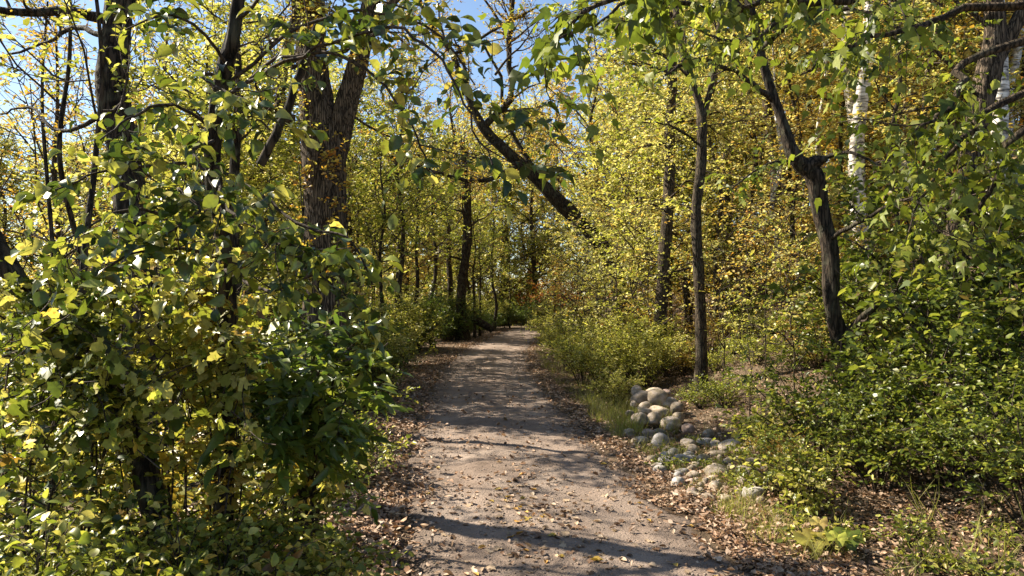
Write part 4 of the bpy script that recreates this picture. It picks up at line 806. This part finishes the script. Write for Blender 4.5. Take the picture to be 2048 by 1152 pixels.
for px, dd, s, lb in ((1950, 9.5, 1.8, 'head-high honeysuckle shrub just behind the furrowed trunk'), (2080, 10.5, 2.2, 'very tall honeysuckle shrub closing the right edge below the fork'), (1800, 11, 1.5, 'tall honeysuckle shrub in front of the thick birches'), (1700, 11.5, 1.15, 'honeysuckle shrub behind the crooked boxelder trunk')):
    ps('honeysuckle_shrub', px, dd, s, lb, 'honeysuckle shrubs on the right bank')
for px, dd, s in ((1165, 17, .75), (1210, 15.5, .72), (1250, 16.5, .9), (1140, 21, .85), (1290, 15.2, .7), (1190, 24, .8), (1130, 27, .75), (1230, 13.6, .45), (1105, 31, .9), (1330, 16, .65)):
    ps('yellow_green_shrub', px, dd, s, 'yellow-green bushy shrub '+('next to the boulder heap' if dd < 14 else 'in front of the yellow maple trunk' if dd < 16.2 else 'crowding the path edge below the yellow maple' if dd < 20 else 'under the huge leaning tree' if dd < 29 else 'on the inner edge of the bend'), 'yellow-green shrubs by the path')
for px, dd, s in ((1270, 18, .9), (1310, 20, 1.0), (1420, 17, .6), (1190, 19, .7), (1370, 15.5, .5), (1560, 8.0, .35)):
    ps('golden_shrub', px, dd, s, 'golden-leaved shrub among the right hand bushes', 'golden shrubs on the right')
for px, dd, s in ((1450, 12.0, .7), (1400, 12.4, .5), (1520, 9.5, .6), (1340, 9.4, .2), (1420, 8.6, .2), (1480, 7.8, .25), (1390, 9.9, .2), (1475, 8.9, .25), (1530, 7.4, .36), (1330, 8.6, .25), (1620, 5.9, .33), (1820, 6.0, .3), (1990, 5.7, .25), (1600, 6.6, .3), (1700, 6.0, .27), (1850, 5.4, .3), (1980, 5.0, .35), (1510, 14, .8), (1600, 13, .8), (1640, 17, .9), (1480, 19, .9), (1560, 21, 1), (1440, 22, 1), (1510, 26, 1.1), (1600, 24, 1.0), (1690, 14, .9), (1430, 14.5, .6), (1470, 15.5, .6), (1540, 16, .7), (1500, 17, .7), (1580, 18.5, .8), (1450, 18, .7), (1530, 22, .9), (1490, 30, 1.2), (1570, 29, 1.2), (1640, 28, 1.2)):
    ps('low_herb' if s < .38 else 'low_green_shrub', px, dd, s*(3 if s < .38 else 1), 'low leafy green plant '+('between the fieldstones and the path litter' if dd < 10 and px < 1560 else 'under the honeysuckle by the path corner' if dd < 7 else 'at the foot of the slender forked trunk' if dd < 13 and px < 1480 else 'on the '+high(dd, 17, 23)+' '+zone(px, dd)), 'low plants on the right bank')
for px, dd, s in ((1110, 50, 1.2), (1040, 60, 1.6), (1090, 58, 2.0), (1130, 52, 2.0), (1160, 48, 1.8), (1060, 64, 2.6), (1100, 66, 3.0)):
    ps('rust_shrub', px, dd, s, 'rust orange shrub on the far slope above the bend', 'rust shrubs above the bend')
for px, dd, s in ((1060, 52, 1.1), (1030, 58, 1.3), (1090, 49, 1.2), (1000, 60, 1.4), (960, 52, 1.2), (985, 47, .8), (1010, 52, 1.0), (965, 43, .7)):
    ps('dark_shrub', px, dd, s, 'dark green bush where the path disappears round the bend', 'dark bushes at the bend')
for k in range(48):
    dd = R.uniform(14, 52); x = path_x(dd)-HW-(R.uniform(1.25, 2.4) if k % 2 else R.uniform(2.4, 9)); kind = ('honeysuckle_shrub', 'yellow_green_shrub', 'low_green_shrub', 'dark_shrub')[k % 4]
    o = place(SH[kind], x, dd, R.uniform(0, 6.28), R.uniform(.6, 1.35), {'honeysuckle_shrub': 'mid green bush on the left bank below the wood', 'yellow_green_shrub': 'yellow-green bush on the left bank below the wood', 'low_green_shrub': 'low green bush on the left bank below the wood', 'dark_shrub': 'dark green bush on the left bank below the wood'}[kind], kind.replace('_', ' ')+'s on the left bank')
for px, dd, s in ((30, 11, 1.9), (130, 12.5, 2.0), (230, 12, 1.7), (330, 14, 1.9), (-30, 9, 1.5), (450, 15, 1.7), (540, 16, 1.6), (90, 16, 2.4), (300, 18, 2.4), (180, 9, 1.2), (750, 15, .8), (740, 19, .9), (400, 10, 1.2), (510, 9.5, 1.1)):
    ps('honeysuckle_shrub', px, dd, s, ('tall' if s > 1.65 else 'middle-sized' if s > 1 else 'low')+' green bush '+('close behind' if dd < 12.3 else 'well behind' if dd < 15.5 else 'far behind')+' the '+('dark bulging trunk' if px < 290 else 'hackberry' if px < 600 else 'furrowed twin trunk'), 'tall bushes behind the dark trunk')
for px, dd, s, lb in ((1600, 6.9, .32, 'lime yellow bush between the grey fieldstones and honeysuckle'), (1540, 8.8, .35, 'small lime bush among the tan fieldstones')):
    ps('lime_bush', px, dd, s*3.0, lb, 'lime bushes among the fieldstones')
for px, dd, s in ((1640, 12.5, .8), (1700, 16, 1.2), (1760, 18, 1.2), (1600, 17, 1.0), (1560, 25, 1.3), (1660, 22, 1.4), (1480, 24, 1.2), (1420, 26, 1.3), (1380, 22, 1.0), (1740, 25, 1.5), (1820, 22, 1.5), (1900, 17, 1.3)):
    ps('golden_shrub', px, dd, s, 'golden-leaved shrub on the '+high(dd, 18, 24)+' '+zone(px, dd), 'golden shrubs beneath the birches')
for px, dd, s in ((985, 62, 2.2), (1020, 66, 2.4), (1050, 70, 2.6), (940, 58, 2.0), (900, 52, 1.8), (1075, 60, 1.8), (1095, 47, 1.1), (860, 46, 1.6)):
    ps('yellow_green_shrub', px, dd, s, 'sunlit yellow-green bush closing the wood beyond the bend', 'yellow-green bushes beyond the bend')
PE = [proto_tree('seedling', '', 'seedling', lf, 3, 160+k, r=.015, size=.075, gap=.22, spread=.3, crown0=.2, flat=.3, up=.03, n1=12, kids=3, per=6, tl=.3) for k, lf in enumerate(('layer', 'yellow', 'lime'))]
for k, (px, dd, s) in enumerate(((1445, 13.5, .42), (1490, 14.8, .5), (1530, 12.5, .4), (1570, 14, .5), (1470, 17, .6), (1610, 15.5, .55), (1515, 19, .7), (1560, 17.5, .6), (1435, 20, .7), (1590, 11, .38), (1365, 17.5, .55), (1500, 11, .28))):
    x = (px-1024)/FPX*dd; place(PE[k % 3], x, dd, R.uniform(0, 6.28), s*2.2, ('pale yellow', 'golden yellow', 'lime green')[k % 3]+' waist-high seedling '+('near the fieldstones' if dd < 13 else 'on the '+high(dd, 16, 19)+' '+zone(px, dd)), 'seedlings on the open slope')
for k, (px, dd, s) in enumerate(((1150, 19, 1.2), (1195, 17.5, 1.3), (1235, 16.5, 1.2), (1270, 18, 1.5), (1125, 23, 1.3), (1165, 22, 1.4), (1215, 20.5, 1.6), (1110, 27, 1.2), (1300, 16, 1.1), (1180, 25, 1.5))):
    x = (px-1024)/FPX*dd; place(PE[(0, 2, 2)[k % 3]], x, dd, R.uniform(0, 6.28), s, 'slender '+('pale yellow', 'lime green', 'lime green')[k % 3]+' sapling '+('rising from shrubs below the yellow maple' if dd < 18.5 else 'rising from shrubs under the huge leaning tree'), 'slender saplings by the right path edge')
# broad-leaved plant at the path corner
t = Plant('burdock_plant', 'low plant with two broad round leaves at the right path corner', 'plant', at(1655, 5.75), 'bark3')
b = t.base
for k, (dx, dy, sz, a) in enumerate(((-.13, 0, .25, 2.9), (.12, -.05, .24, -.2), (.0, -.16, .15, -1.6), (-.02, .12, .14, 1.4))):
    a_ = np.linspace(0, 2*math.pi, 19)[:-1]; rr = sz*(.5+.04*np.sin(a_*7)); o_ = np.stack([np.cos(a_)*rr*1.1, np.sin(a_)*rr, .12*rr*np.cos(a_*2)+.02*np.sin(a_*5)], -1)
    c_ = np.array([0, 0, -.02]); V = np.vstack([o_, o_*.5+np.array([0, 0, .005]), c_])+b+np.array([dx, dy, .12+.03*k])
    F = np.array([(i, (i+1) % 18, 18+(i+1) % 18, 18+i) for i in range(18)]+[(18+i, 18+(i+1) % 18, 36, 36) for i in range(18)])
    V[:, 2] += (V[:, 1]-b[1]-dy)*.35
    F4, F3 = F[:18], F[18:, :3]
    t.extra.append((V, F4, F3)); t.stem([b, b+np.array([dx*.5, dy*.5, .09]), b+np.array([dx, dy, .11+.03*k])], .006, .004, 6, 6, name='stalk')
r_ = t.finish()
for V, F4, F3 in t.extra: add('leaf', mesh_np('leaf', V-b, [F4, F3], M['shrub'], True), r_)
